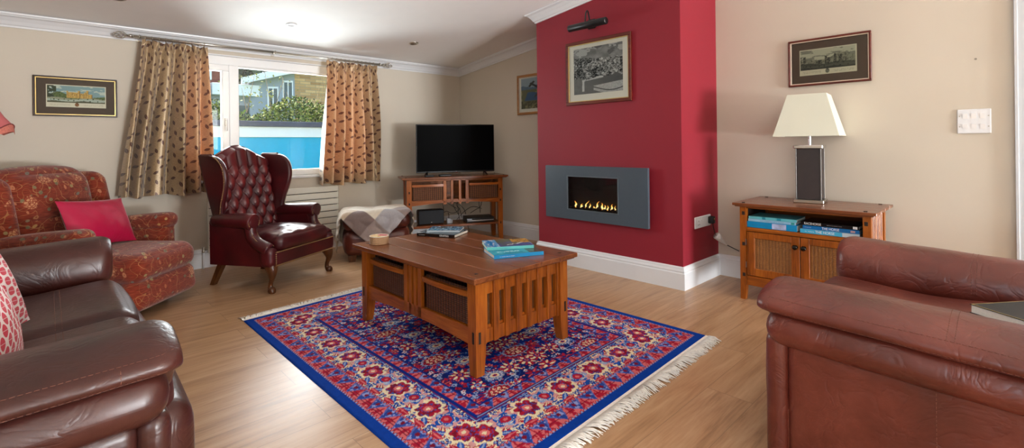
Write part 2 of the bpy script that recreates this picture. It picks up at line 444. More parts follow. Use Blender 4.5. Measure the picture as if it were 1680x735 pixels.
s.box(x0,x1,yf0-.018,yf1-.02,z1-.06,z1,.006); s.box(x0,x1,yf0-.018,yf1-.02,z0,z0+.06,.006); s.box(x0,x0+.06,yf0-.018,yf1-.02,z0+.06,z1-.06,.006); s.box(x1-.062,x1,yf0-.018,yf1-.02,z0+.06,z1-.06,.006)
sash=s.build('opening_sash',M_upvc,win)
h=MB(); h.box(x1-.045,x1-.02,yf0-.035,yf0-.018,1.29,1.36,.004); h.tube([(x1-.033,yf0-.035,1.34),(x1-.033,yf0-.055,1.34),(x1-.033,yf0-.058,1.30),(x1-.033,yf0-.058,1.24)],[.008,.008,.009,.007],8)
h.build('sash_handle',M_upvc,sash)
g=MB(); g.box(x0+.055,x1-.055,yf0+.02,yf0+.026,z0+.055,z1-.055,.0); g.box(1.33,WX1-.065,yf0+.03,yf0+.036,WZ0+.045,WZ1-.085,.0)
g.build('window_pane',M_glass,win)
m=MB(); m.box(WX0-.03,WX1+.03,W-.03,yf0,WZ0-.028,WZ0+.0,.006); m.build('window_sill',M_white,win)
m=MB(); m.box(WX0,WX0+.008,W+.0,yf0,WZ0,WZ1,0); m.box(WX1-.008,WX1,W,yf0,WZ0,WZ1,0); m.box(WX0,WX1,W,yf0,WZ1-.008,WZ1,0); m.build('window_reveal',M_white,win)
# ---------- ceiling downlights
def downlight(x,y,label,mat):
    a=math.atan(K); th=thing('ceiling_downlight',label,'ceiling light',(x,y,zc(y)),0,None)
    th.rotation_euler=(-a,0,0)
    r=MB(); r.lathe([(.030,-.002),(.034,-.008),(.044,-.009),(.047,-.004),(.047,.002)],n=28); r.build('trim_ring',mat,th)
    b=MB(); b.lathe([(1e-5,.012),(.02,.01),(.030,-.001)],n=20); b.build('lamp_face',M_dl,th)
M_dl=plain('unlit lamp face',C(70,64,58),.3,vary=.2)
downlight(1.559,4.402,'middle of the three recessed ceiling downlights, with a white rim, above the window',M_white)
downlight(2.797,4.383,'nickel recessed ceiling downlight nearest the room corner above the television',M_chrome)
downlight(.379,4.405,'nickel recessed ceiling downlight cut by the top of the frame above the left curtain',M_chrome)
# ------------------------------------------------------------------ leather sofas (forward = +x, tip of the arms at x=0)
M_lsofa=leather('dark brown leather',C(46,20,17),C(62,28,23),C(78,38,31),.36,.25)
M_rsofa=leather('tan brown worn leather',C(74,28,20),C(98,40,29),C(118,56,43),.38,.4,paling=.22)
M_thread=plain('leather stitching',C(122,80,66),.7)
M_threadd=plain('dark leather seam',C(34,14,11),.6)
PAD=catmull([(-.135,.43),(-.163,.50),(-.145,.585),(-.08,.636),(.0,.645),(.08,.632),(.135,.615),(.160,.595),(.152,.572),(.10,.560),(.02,.515),(-.06,.44)],4,True)
def seam_path(bv,pts,off=.0006,direction=None):
    out=[]
    for p in pts:
        if direction is None: h=bv.find_nearest(Vector(p)); 
        else: h=bv.ray_cast(Vector(p),Vector(direction))
        if h[0] is not None: out.append(h[0]+h[1]*off if h[1].dot(Vector(direction) if direction else h[1])*(-1 if direction else 1)>=0 else h[0]-h[1]*off)
    return out
def stitches(mb,path,r=.0012,dash=.008,gap=.0035):
    """dashes along a polyline"""
    P=[Vector(p) for p in path]; r*=.62
    if len(P)<2: return
    d=[0.]
    for a,b in zip(P,P[1:]): d.append(d[-1]+(b-a).length)
    def at(s):
        for i in range(len(P)-1):
            if d[i+1]>=s: 
                t=(s-d[i])/max(1e-9,d[i+1]-d[i]); return P[i].lerp(P[i+1],t)
        return P[-1]
    s=0
    while s+dash<d[-1]:
        mb.tube([at(s),at(s+dash)],r,4); s+=dash+gap
def leather_seat(name,label,cat,loc,rz,yi,ncush,mat,depth=.95,wr=0.,drop=0.,slope=0.):
    T=thing(name,label,cat,loc,rz)
    yo=yi+.30
    def wob(a):
        def f(x,y,z):
            n=mnoise.noise(Vector((x*5+a,y*5,z*5)))*.5+mnoise.noise(Vector((x*14+a,y*14,z*14)))*.25
            return (x,y+n*wr,z+n*wr-(drop-slope*x if z>.5 or slope else 0)*min(1,max(0,(z-.3)/.2)))
        return f
    for sg in (-1,1):
        fy=lambda x,u,v,sg=sg:(x,sg*(yi+.15+u),v)
        arm=MB(); arm.pbox((-depth/2-.03,sg*(yi+.155),.25),(depth-.10,.235,.43),.03,10)      # side panel
        A=arm.build('arm',mat,T)
        f=MB(); f.pbox((-.052,sg*(yi+.155),.245),(.07,.245,.45),.034,10); f.build('front_panel',mat,A)
        r=MB(); r.pbox((-depth/2-.01,sg*(yi+.165),.515),(depth-.02,.285,.125),.06,12,warp=wob(3)); rb=r.build('arm_roll',mat,A)
        p=MB(); p.sausage(PAD,fy,-depth+.02,.005,.05,.058,16,8,warp=wob(sg*9)); pad=p.build('arm_pad',mat,A)
        bv=p.bvh(); st=MB()
        for v0,v1 in ((.612,.612),):
            path=seam_path(bv,[(x,sg*(yi+.5),v0-(drop-slope*x)) for x in np.linspace(-depth+.1,-.015,40)],direction=(0,-sg,0)); stitches(st,path,.0011)
        path=seam_path(bv,[(x,sg*(yi+.5),.577-(drop-slope*x)) for x in np.linspace(-depth+.1,-.03,40)],direction=(0,-sg,0)); stitches(st,path,.0011)
        path=[q for q in seam_path(bv,[(-.115,sg*(yi+.5),v) for v in np.linspace(.580,.610,6)-drop-slope*.115],direction=(0,-sg,0))]; stitches(st,path,.0011)
        path=seam_path(bv,[(-.03-.0*k,sg*(yi+.15+.2*cos(k)),.56+.2*sin(k)) for k in np.linspace(-.2,PI*.8,24)]); stitches(st,path,.001)
        for dx in (-.008,.008):
            path=seam_path(bv,[(-.47+dx,sg*(yi+.15+u),.9) for u in np.linspace(-.15,.14,16)],direction=(0,0,-1)); stitches(st,path,.0011)
            path=seam_path(bv,[(-.47+dx,sg*(yi-.2),v) for v in np.linspace(.46,.60,12)],direction=(0,sg,0)); stitches(st,path,.0011)
        st.build('stitching',M_thread,A,'pale stitching along the arm')
        st=MB()
        for xx in (-.44,):
            stitches(st,[(xx,sg*(yi+.2735),z) for z in (.05,.2,.43)],.001)
        st.build('panel_seam',M_thread,A)
    # front rail, seat cushions, back
    b=MB(); b.pbox((-.02,0,.20),(.20,2*yi+.02,.33),.075,14,puff=(.03,0,0)); b.box(-depth+.04,-.06,-yi-.26,yi+.26,.03,.24,.01); b.build('base',mat,T)
    w=2*yi/ncush
    for k in range(ncush):
        cy=-yi+w*(k+.5)
        def sag(x,y,z):
            return (x,y,z+(.012*cos(x*9) if z>.4 else 0))
        c=MB(); c.pbox((.03-(depth-.23)/2,cy,.36),(depth-.23,w-.004,.185),.07,20,puff=(0.02,0,.014),warp=sag); cu=c.build('seat_cushion',mat,T)
        bv=c.bvh(); st=MB()
        for dx in (-.009,.009):
            stitches(st,seam_path(bv,[(-.20+dx,y,.8) for y in np.linspace(cy-w/2+.03,cy+w/2-.03,30)],direction=(0,0,-1)),.0012)
        st.build('stitching',M_thread,cu); st=MB()
        stitches(st,seam_path(bv,[(x,cy-w/2+.012,.8) for x in np.linspace(-.6,.0,30)],direction=(0,0,-1)),.0011)
        st.build('stitching',M_thread,cu)
        bc=MB(); bc.pbox((-depth+.21,cy,.62),(.24,w-.006,.52),.10,14,puff=(.04,0,0),warp=lambda x,y,z:(x-(z-.4)*.22,y,z)); bc.build('back_cushion',mat,T)
    bk=MB(); bk.pbox((-depth+.06,0,.45),(.16,2*yo-.04,.80),.05,12); bk.build('back_frame',mat,T)
    ft=[]
    for sx in (-.12,-depth+.1):
        for sy in (-1,1):
            f=MB(); f.cyl((sx,sy*(yi+.15),0),(sx,sy*(yi+.15),.035),.022,.03); f.build('foot',M_dark,T)
    return T
leather_seat('leather_sofa','dark brown leather sofa with padded arms along the left wall','sofa',(.225,2.345,0),0,.705,2,M_lsofa,1.06,.004,.0,.035)
leather_seat('leather_armchair','tan brown worn leather armchair with its padded side turned to the camera','armchair',(2.30,.590,0),R(90),.355,1,M_rsofa,1.22,.011,.028,.045)

# ------------------------------------------------------------------ floral recliner
def mat_floral():
    m,nt,p=newmat('rust floral chenille'); v=coords(nt)
    dn=nd(nt,'TexNoise',out='Color',Vector=v,Scale=7.,Detail=2.)
    vd=nd(nt,'VectorMath',operation='ADD',i0=v,i1=nd(nt,'VectorMath',operation='SCALE',i0=nd(nt,'VectorMath',operation='SUBTRACT',i0=dn,i1=(.5,.5,.5)),Scale=.03))
    streak=nd(nt,'TexNoise',Vector=coords(nt,scale=(25,25,260)),Scale=1.,Detail=3.)
    base=ramp(nt,streak,[(.3,C(96,35,22)),(.55,C(128,50,32)),(.75,C(148,68,45))])
    # vines: contour lines of a smooth noise
    for sc,seed,col,wd in ((12.,0.,C(190,140,92),.007),(17.,4.,C(168,122,74),.007)):
        n=nd(nt,'TexNoise',Vector=coords(nt,loc=(seed,seed,seed)),Scale=sc,Detail=.4)
        e=mth(nt,'SUBTRACT',1.,step(nt,mth(nt,'ABSOLUTE',mth(nt,'SUBTRACT',n,.5)),wd*.5,wd*1.5))
        base=mix(nt,mth(nt,'MULTIPLY',e,.55),base,col)
    # leaves: stretched cells turned this way and that
    for sc,rot,cA,cB,thr,keep in ((20.,(.5,.6,.7),C(104,112,84),C(160,150,100),.24,.42),(22.,(1.6,.3,2.),C(108,122,110),C(184,150,92),.22,.42),(26.,(2.6,1.3,.4),C(196,128,92),C(176,104,70),.24,.4)):
        vo=nd(nt,'TexVoronoi',out=None,Vector=nd(nt,'VectorMath',operation='MULTIPLY',i0=nd(nt,'VectorRotate',rotation_type='EULER_XYZ',Vector=vd,Rotation=rot),i1=(1.,.5,1.)),Scale=sc,Randomness=.9)
        d=vo.outputs['Distance']; cc=sep(nt,vo.outputs['Color'])
        msk=mth(nt,'MULTIPLY',mth(nt,'SUBTRACT',1.,step(nt,d,thr-.03,thr+.03)),mth(nt,'LESS_THAN',cc[0],keep))
        lc=mix(nt,step(nt,cc[1],.4,.6),cA,cB)
        lc=mix(nt,step(nt,d,.03,.09),C(120,66,42),lc)
        base=mix(nt,mth(nt,'MULTIPLY',msk,.7),base,lc)
    # roses: clusters of small petals around sparse centres
    vo=nd(nt,'TexVoronoi',out=None,Vector=vd,Scale=7.,Randomness=.8); d=vo.outputs['Distance']; cc=sep(nt,vo.outputs['Color'])
    pe=nd(nt,'TexVoronoi',Vector=v,Scale=62.,feature='DISTANCE_TO_EDGE'); pn=nd(nt,'TexNoise',Vector=v,Scale=40.,Detail=1.)
    rc=mix(nt,step(nt,pe,.04,.20),C(138,58,40),C(206,150,108))
    msk=mth(nt,'MULTIPLY',mth(nt,'SUBTRACT',1.,step(nt,mth(nt,'ADD',d,mth(nt,'MULTIPLY',pn,.22)),.33,.42)),mth(nt,'LESS_THAN',cc[2],.55))
    base=mix(nt,mth(nt,'MULTIPLY',msk,.72),base,rc)
    p(Base_Color=base,Roughness=.9,Specular_IOR_Level=.15,Sheen_Weight=.25,Normal=bump(nt,streak,.25,.003)); return m
M_floral=mat_floral()
def recliner():
    T=thing('recliner_armchair','rust red floral fabric recliner armchair standing against the window wall','armchair',(.285,4.285,0),R(47))
    b=MB(); b.box(-.36,.36,-.28,.30,.05,.2,.01); b.cyl((-.25,-.2,0),(-.25,-.2,.05),.025); b.cyl((.25,-.2,0),(.25,-.2,.05),.025); b.cyl((.25,.22,0),(.25,.22,.05),.025); b.cyl((-.25,.22,0),(-.25,.22,.05),.025)
    b.build('base',M_dark,T)
    f=MB(); f.pbox((0,-.35,.15),(.60,.13,.20),.055,14,puff=(0.01,.02,0),warp=lambda x,y,z:(x*(1.03-(z-.05)*.15),y-(.20-z)*.12,z)); f.build('footrest',M_floral,T)
    s=MB(); s.pbox((0,-.07,.315),(.60,.72,.185),.08,18,puff=(0,.015,.02)); s.build('seat_cushion',M_floral,T)
    def lean(x,y,z): return (x,y+.13+(z-.35)*.20,z)
    bk=MB(); bk.pbox((0,.22,.55),(.60,.20,.46),.09,16,puff=(0,.035,0),warp=lean); bk.build('lumbar_cushion',M_floral,T)
    hd=MB(); hd.pbox((0,.215,.76),(.62,.22,.38),.10,16,puff=(0,.045,.028),warp=lean); hd.build('headrest',M_floral,T)
    sh=MB(); sh.pbox((0,.33,.55),(.80,.14,.72),.06,12,warp=lean); sh.build('back_shell',M_floral,T)
    for sg in (-1,1):
        w=MB(); w.pbox((sg*.355,.20,.70),(.13,.24,.42),.06,12,puff=(.0,.01,.01),warp=lean); w.build('back_wing',M_floral,T)
        a=MB(); a.pbox((sg*.375,.10,.30),(.15,.56,.48),.05,12); A=a.build('arm',M_floral,T)
        p=MB(); p.pbox((sg*.375,.09,.525),(.18,.58,.115),.055,14,puff=(0,0,.01),warp=lambda x,y,z:(x,y,z+(-y)*.09)); p.build('arm_pad',M_floral,A)
    return T
recliner()

# ------------------------------------------------------------------ cushions
def cushion_mesh(w,h,t,n=26,pinch=.06):
    m=MB(); rows=[]
    for sd in (1,-1):
        P=[]
        for i in range(n+1):
            row=[]
            for j in range(n+1):
                u=-1+2*i/n; v=-1+2*j/n
                e=(max(0,1-u*u)**.55)*(max(0,1-v*v)**.55)
                k=1-pinch*((1-abs(u)**2)*abs(v)**2) ; k2=1-pinch*((1-abs(v)**2)*abs(u)**2)
                x=u*w/2*k2; z=v*h/2*k
                wr=.004*mnoise.noise(Vector((u*4,v*4,sd*3)))*e
                row.append((x,sd*(t/2*e)+wr,z))
            P.append(row)
        if sd==-1: P=P[::-1]
        m.grid(P)
    return m
def mat_satin(name,col):
    m,nt,p=newmat(name); v=coords(nt); n=nd(nt,'TexNoise',Vector=v,Scale=7.,Detail=3.,Distortion=1.)
    p(Base_Color=col,Roughness=.42,Sheen_Weight=.4,Sheen_Roughness=.3,Specular_IOR_Level=.4,Normal=bump(nt,n,.35,.02)); return m
M_satin=mat_satin('raspberry satin',C(176,16,62))
CU0=cushion_mesh(.48,.33,.14).build('throw_cushion',M_satin)
tag(CU0,'plain raspberry pink satin cushion lying on the floral armchair','cushion')
def mat_patt(name,mode):
    m,nt,p=newmat(name); xyz=sep(nt,coords(nt)); x,z=xyz[0],xyz[2]
    red=C(196,18,52); pale=C(226,208,204)
    if mode==0:      # columns of rounded blocks, each split by a thin pale line
        cw,ch=.047,.034
        col=mth(nt,'FLOOR',mth(nt,'DIVIDE',x,cw)); zz=mth(nt,'ADD',mth(nt,'DIVIDE',z,ch),mth(nt,'MULTIPLY',col,.5))
        fx=mth(nt,'SUBTRACT',mth(nt,'FRACT',mth(nt,'DIVIDE',x,cw)),.5); fz=mth(nt,'SUBTRACT',mth(nt,'FRACT',zz),.5)
        d=mth(nt,'ADD',mth(nt,'POWER',mth(nt,'ABSOLUTE',mth(nt,'MULTIPLY',fx,2.25)),3.),mth(nt,'POWER',mth(nt,'ABSOLUTE',mth(nt,'MULTIPLY',fz,2.5)),2.6))
        line=step(nt,mth(nt,'ABSOLUTE',mth(nt,'ADD',fz,mth(nt,'MULTIPLY',fx,.25))),.012,.035)
    else:            # woven lattice of leaf shapes
        cw,ch=.040,.056
        a=mth(nt,'ADD',mth(nt,'DIVIDE',x,cw),mth(nt,'DIVIDE',z,ch)); b=mth(nt,'SUBTRACT',mth(nt,'DIVIDE',x,cw),mth(nt,'DIVIDE',z,ch))
        fx=mth(nt,'SUBTRACT',mth(nt,'FRACT',a),.5); fz=mth(nt,'SUBTRACT',mth(nt,'FRACT',b),.5)
        d=mth(nt,'ADD',mth(nt,'POWER',mth(nt,'ABSOLUTE',mth(nt,'MULTIPLY',fx,2.35)),2.4),mth(nt,'POWER',mth(nt,'ABSOLUTE',mth(nt,'MULTIPLY',fz,2.35)),2.4))
        line=step(nt,mth(nt,'ABSOLUTE',mth(nt,'SUBTRACT',fx,fz)),.015,.04)
    msk=mth(nt,'MULTIPLY',mth(nt,'SUBTRACT',1.,step(nt,d,.85,1.0)),mth(nt,'ADD',mth(nt,'MULTIPLY',line,.7),.3))
    p(Base_Color=mix(nt,msk,pale,red),Roughness=.85,Specular_IOR_Level=.2,Sheen_Weight=.2); return m
CU1=cushion_mesh(.40,.40,.15).build('patterned_cushion',mat_patt('red block print cotton',0)); tag(CU1,'red and white cushion printed with columns of rounded blocks, on the dark sofa','cushion')
CU2=cushion_mesh(.37,.38,.14).build('patterned_cushion',mat_patt('red lattice print cotton',1)); tag(CU2,'paler red and white lattice print cushion, the nearer one on the dark sofa','cushion')
def orient(o,loc,rx,ry,rz): o.location=loc; o.rotation_euler=(rx,ry,rz)

# ------------------------------------------------------------------ wing chair in oxblood leather
def mat_oxblood():
    m,nt,p=newmat('oxblood leather'); v=coords(nt)
    n=nd(nt,'TexNoise',Vector=v,Scale=4.,Detail=4.)
    g=nd(nt,'NewGeometry',out='Pointiness')
    f=nd(nt,'TexNoise',Vector=v,Scale=120.,Detail=2.)
    a=nd(nt,'Attribute',out='Fac',attribute_name='paling')
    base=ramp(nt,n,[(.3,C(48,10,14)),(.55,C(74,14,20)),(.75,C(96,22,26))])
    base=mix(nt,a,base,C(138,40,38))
    p(Base_Color=base,Roughness=mth(nt,'ADD',mth(nt,'MULTIPLY',n,.2),.27),Specular_IOR_Level=.45,Coat_Weight=.12,Coat_Roughness=.3,Normal=bump(nt,mth(nt,'ADD',mth(nt,'MULTIPLY',f,.2),n),.12,.004)); return m
M_ox=mat_oxblood(); M_nail=plain('antique brass nails',C(176,148,104),.3,.9,vary=.1); M_legw=wood('polished chair leg wood',C(44,22,10),C(82,45,20),C(112,64,30),'z',.3)
def nails(mb,path,sp=.0125,r=.0052):
    P=[Vector(p) for p in path]; d=[0.]
    for a,b in zip(P,P[1:]): d.append(d[-1]+(b-a).length)
    n=max(1,int(d[-1]/sp)); j=0
    for k in range(n+1):
        s=d[-1]*k/n
        while j<len(P)-2 and d[j+1]<s: j+=1
        t=(s-d[j])/max(1e-9,d[j+1]-d[j]); c=P[j].lerp(P[j+1],min(1,max(0,t)))
        mb.sphere(c,r,5)
def wing_chair():
    T=thing('wing_chair','oxblood leather wing armchair with buttoned back, in front of the window','armchair',(1.335,4.235,0),R(29.3))
    # tufted back: local x across, z up; the face leans back
    BW=.275; Z0,Z1=.36,1.115
    def half(z): return .245+.035*sm((z-.4)/.6)
    def top(u): # crest height by u in -1..1
        return 1.005+.100*(.5+.5*cos(PI*min(1,abs(u)*1.05)))**.9
    def face(z): return .185+(z-.4)*.22
    nx,nz=88,110; P=[]; paling=[]
    for j in range(nz+1):
        row=[]
        for i in range(nx+1):
            u=-1+2*i/nx; tz=j/nz; zt=top(u); z=Z0+(zt-Z0)*tz; x=u*half(z)
            a=x/.105+z/.17+.25; b=x/.105-z/.17-.25
            zc_=.93
            h1=(abs(sin(PI*a))*abs(sin(PI*b)))**.42
            h2=abs(sin(PI*(x/.105)))**.42 if True else 0
            # button rows end at zc_, pleats run up from there
            k=sm((z-zc_+.04)/.06); h=h1*(1-k)+ (abs(cos(PI*(x/.105+.0)))**.42 if ROWSHIFT else h2)*k*.8
            d2=min((x-bx)**2+(z-bz)**2 for bx,bz in BUT)
            y=face(z)-.034*h+.012*math.exp(-d2/.00035)
            # roll over at the crest and the sides
            e=sm((1-abs(u))/.10); c=sm((1-tz)/.05)
            y+= (1-e)*.02+(1-c)*.05
            row.append((x,y,z-(1-c)*.0)); paling.append(min(1,max(0,(h-.62)*1.7))*.75)  # paler on the raised tufts, darker towards the creases
        P.append(row)
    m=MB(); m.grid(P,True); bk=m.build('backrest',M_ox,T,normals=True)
    a=bk.data.attributes.new('paling','FLOAT','POINT'); a.data.foreach_set('value',paling)
    for bx_,bz in BUT:
        if abs(bx_)<half(bz)-.01: bs=MB(); bs.sphere((bx_,face(bz)+.004,bz),.010,6,1,.6,1); bs.build('button',M_ox,bk)
    # back shell
    sh=[]; 
    for tz in np.linspace(0,1,24):
        row=[]
        for u in np.linspace(-1,1,20):
            zt=top(u); z=.19+(zt-.004-.19)*tz; row.append((u*(half(max(z,.4))+.03-.05*(1-tz)),face(max(z,.3))+.10-.045*sm((tz-.86)/.14)-(.0 if z>.3 else (.3-z)*.1),z))
        sh.append(row)
    m=MB(); m.grid(sh,True)
    front=[[(x,face(max(z,.3))+.03,z) for x,y,z in r] for r in sh]
    m.grid([r[::-1] for r in front],True)
    for rows in ([sh[-1],front[-1]],[[r[0] for r in sh],[r[0] for r in front]],[[r[-1] for r in sh],[r[-1] for r in front]],[sh[0],front[0]]): m.grid(rows,True)
    m.build('back_shell',M_ox,T)
    # wings
    WF=[(.50,.20),(.58,.195),(.65,.18),(.72,.155),(.79,.135),(.86,.13),(.93,.145),(.98,.18),(1.01,.225),(1.022,.275)]
    zs=[p[0] for p in WF]; ys=[p[1] for p in WF]
    wf=catmull([(p[1],p[0]) for p in WF],6)
    nl=MB()
    for sg in (-1,1):
        m=MB(); rows=[]
        for y1,z in wf:
            yb=face(z)+.075; row=[]; th=.024
            n1=14
            def xc(s): return sg*(half(z)+.030+.030*s)
            for k in range(n1+1):   # inner side back->front
                s=k/n1; y=yb+(y1-yb)*s; bul=.008*sin(PI*s); row.append((xc(s)-sg*(th+bul),y,z))
            for k in range(1,8):    # round front edge
                g=PI*k/8; row.append((xc(1)-sg*th*cos(g),y1-.022*sin(g),z))
            for k in range(n1+1):
                s=1-k/n1; y=yb+(y1-yb)*s; row.append((xc(s)+sg*th,y,z))
            rows.append(row)
        top_=rows[-1]; zt=top_[0][2]
        cap=[[( (p[0]+q[0])/2,(p[1]+q[1])/2,zt+.012) for p,q in zip(top_,top_[::-1])]]
        m.grid(rows+cap,True,False,True); m.add(rows[0],[tuple(range(len(rows[0])))]); 
        w=m.build('wing',M_ox,T)
        nl=MB(); nails(nl,[(sg*(half(z)+.030+.030)+sg*.022,y1-.010,z) for y1,z in wf[:-6]]); nl.build('nail_trim',M_nail,w,'row of brass nail heads')
        # arm: panel under a rolled top that sweeps down at the front
        roll=catmull([(sg*.322,.24,.522),(sg*.330,.12,.524),(sg*.338,.0,.527),(sg*.343,-.09,.528),(sg*.344,-.135,.524),(sg*.344,-.150,.522)],6)
        m=MB(); m.tube(roll,list(np.interp(np.linspace(0,1,len(roll)),[0,.3,.6,.85,.95,1],[.05,.056,.062,.064,.060,.045])),18)
        path=catmull([(sg*.342,-.105,.525),(sg*.341,-.112,.47),(sg*.339,-.122,.42),(sg*.336,-.160,.372),(sg*.333,-.222,.340),(sg*.331,-.275,.318)],6)
        rad=np.interp(np.linspace(0,1,len(path)),[0,.2,.45,.7,.9,1],[.045,.042,.041,.045,.050,.046])
        m.tube(path,list(rad),16)
        sec=[(.26,.19),(.26,.52),(.05,.53),(-.08,.52),(-.10,.46),(-.115,.41),(-.16,.36),(-.235,.33),(-.30,.31),(-.308,.27),(-.300,.20)]
        m.prism(sec,lambda u,v,d:(d,u,v),sg*.290,sg*.360)
        m.pbox((sg*.325,-.262,.265),(.098,.115,.155),.045,10)
        ar=m.build('arm',M_ox,T)
        sc=MB(); sc.cyl((sg*.344,-.149,.522),(sg*.344,-.155,.522),.043,.038,18); sc.build('scroll_face',M_ox,ar)
        nl=MB(); nails(nl,[(sg*.344+.050*cos(g),-.148,.522+.050*sin(g)) for g in np.linspace(-.5,PI+.5,20)],.011,.0046)
        for e in (-1,1): nails(nl,[(p[0]+e*rad[k]*.62,p[1]-rad[k]*.62,p[2]+rad[k]*.42) for k,p in list(enumerate(path))[5:-3]],.012,.0046)
        nl.build('nail_trim',M_nail,ar,'brass nail heads round the arm front')
        # legs
        lg=MB(); lg.tube(catmull([(sg*.312,-.270,.205),(sg*.318,-.285,.165),(sg*.322,-.288,.12),(sg*.318,-.272,.07),(sg*.320,-.272,.035),(sg*.325,-.288,.018),(sg*.325,-.29,.0)],5),[.042,.046,.046,.045,.042,.04,.037,.034,.031,.028,.025,.022,.020,.018,.017,.017,.0165,.017,.018,.019,.020,.023,.026,.028,.029,.029,.028,.027,.026,.024,.022][:31],12)
        lg.build('front_leg',M_legw,T)
        b=MB(); x=sg*.235
        b.hexa([(x-.018+sg*.02,.33,0),(x+.018+sg*.02,.33,0),(x+.018+sg*.02,.366,0),(x-.018+sg*.02,.366,0),(x-.024,.23,.21),(x+.024,.23,.21),(x+.024,.28,.21),(x-.024,.28,.21)]); b.build('rear_leg',M_legw,T)
    # seat frame and cushion
    m=MB(); m.hexa([(-.335,-.315,.195),(.335,-.315,.195),(.27,.27,.195),(-.27,.27,.195),(-.335,-.315,.305),(.335,-.315,.305),(.27,.27,.305),(-.27,.27,.305)]); fr=m.build('seat_frame',M_ox,T)
    def tap(x,y,z):
        k=1-.16*(y+.32)/.6
        q=math.exp(-(((x/.13+.5)%1-.5)**2+(((y)/.13+.5)%1-.5)**2)*22)*.012 if z>.36 else 0
        return (x*k,y-.012*(1-(x/.3)**2) if y<-.2 else y,z-q)
    s=MB(); s.pbox((0,-.055,.355),(.585,.54,.135),.055,26,puff=(0,.01,.028),warp=tap); s.build('seat_cushion',M_ox,T)
    w=MB(); w.pbox((0,-.316,.255),(.64,.024,.10),.011,8); w.build('front_rail',M_ox,fr)
    nl=MB(); nails(nl,[(-.325,-.330,.303),(.325,-.330,.303)]); nails(nl,[(-.325,-.330,.206),(.325,-.330,.206)]); nails(nl,[(-.325,-.330,.206),(-.325,-.330,.303)]); nl.build('nail_trim',M_nail,fr,'two rows of brass nail heads along the seat rail')
    return T
ROWSHIFT=False
BUT=[]
for A in range(-12,13):
    for Bn in range(-12,13):
        # creases meet where a and b are integers: a=x/.105+z/.17+.25, b=x/.105-z/.17-.25
        x=.105*(A+Bn)/2; z=.17*((A-Bn)/2-.25)
        if abs(x)<.27 and .40<z<.95: BUT.append((x,z))
zt_=max(z for _,z in BUT); ROWSHIFT=any(abs(x)<1e-6 for x,z in BUT if abs(z-zt_)<1e-6)==False
wing_chair()

# ------------------------------------------------------------------ footstool and throw
M_otto=leather('chestnut leather',C(62,24,18),C(86,34,24),C(108,50,36),.36,.2)
def ottoman():
    T=thing('footstool','square chestnut leather footstool under a checked throw, beside the wing chair','footstool',(2.325,4.365,0),R(-23.4))
    b=MB(); b.pbox((0,0,.175),(.60,.42,.25),.075,14,puff=(.012,.012,0)); b.build('base',M_otto,T)
    c=MB(); c.pbox((0,0,.365),(.62,.44,.155),.07,16,puff=(0,0,.018)); c.build('cushion',M_otto,T)
    for sx in (-1,1):
        for sy in (-1,1):
            f=MB(); x,y=sx*.23,sy*.14
            f.hexa([(x-.03,y-.03,0),(x+.03,y-.03,0),(x+.03,y+.03,0),(x-.03,y+.03,0),(x-.038,y-.038,.062),(x+.038,y-.038,.062),(x+.038,y+.038,.062),(x-.038,y+.038,.062)]); f.build('foot',M_legw,T)
ottoman()
def throw():
    """a square wool throw laid diagonally over the footstool: cloth grid draped by hand over the rounded box"""
    hw,hd,zt=.322,.228,.464
    n=110; s=1.0; P=[];uv=[]
    def drape(a,b):
        # a,b cloth distance from centre along the box axes -> position over the box edges
        def ax(t,h):
            r=.05; e=abs(t)-(h-r)
            if e<=0: return t,0.
            L=r*PI/2
            if e<L: g=e/r; return math.copysign(h-r+r*sin(g),t),r*(1-cos(g))
            return math.copysign(h+.004+.02*min(1,(e-L)/.25),t),r+(e-L)
        x,dx=ax(a,hw); y,dy=ax(b,hd)
        d=max(dx,dy)+.35*min(dx,dy)
        fold=.016*sin(a*27+b*9)*min(1,d/.1)+.008*sin(b*43-a*11)
        z=zt-d+.006*sin(a*16+b*9)*cos(b*19-a*5)+.004+.006*mnoise.noise(Vector((a*9,b*9,3)))
        k=min(1,d/.08)
        if dx>dy: x+=math.copysign(abs(fold)*k,x)
        else: y+=math.copysign(abs(fold)*k,y)
        return (x,y,max(z,.035+.01*abs(fold)))
    th=R(45)
    rows=[]; cols=[]
    for i in range(n+1):
        row=[]
        for j in range(n+1):
            p=(-.5+i/n)*s; q=(-.5+j/n)*s
            # cloth axes turned so that a corner hangs down the front; pushed a little back and to the left
            a=p*cos(th)-q*sin(th)-.03; b=p*sin(th)+q*cos(th)+.15
            row.append(drape(a,b)); 
            ci=min(4,int((p/s+.5)*5)); cj=min(4,int((q/s+.5)*5))
            c={(0,0):L3(158,144,140),(0,1):L3(128,112,108),(1,0):L3(176,174,178),(2,0):L3(150,134,130),(1,1):L3(226,216,198),(0,2):L3(200,182,160),(3,0):L3(214,200,180)}.get((ci,cj)) 
            if c is None: c=L3(236,228,212) if (ci+cj)%2 else L3(216,202,182)
            c=c*(1+.10*mnoise.noise(Vector((p*60,q*60,0))))
            cols.append(c)
        rows.append(row)
    m=MB(); m.grid(rows,True)
    o=m.build('throw_blanket',attrmat('checked wool',.95,.35,.4,bscale=260.))
    me=o.data; arr=np.ones((len(cols),4)); arr[:,:3]=np.array(cols); a=me.color_attributes.new('paint','FLOAT_COLOR','POINT'); a.data.foreach_set('color',arr.ravel().astype(np.float32))
    sd=o.modifiers.new('thick','SOLIDIFY'); sd.thickness=.006; sd.offset=1
    o.location=(2.325,4.365,0); o.rotation_euler=(0,0,R(-23.4))
    tag(o,'cream and grey checked wool throw draped over the footstool','blanket')
throw()

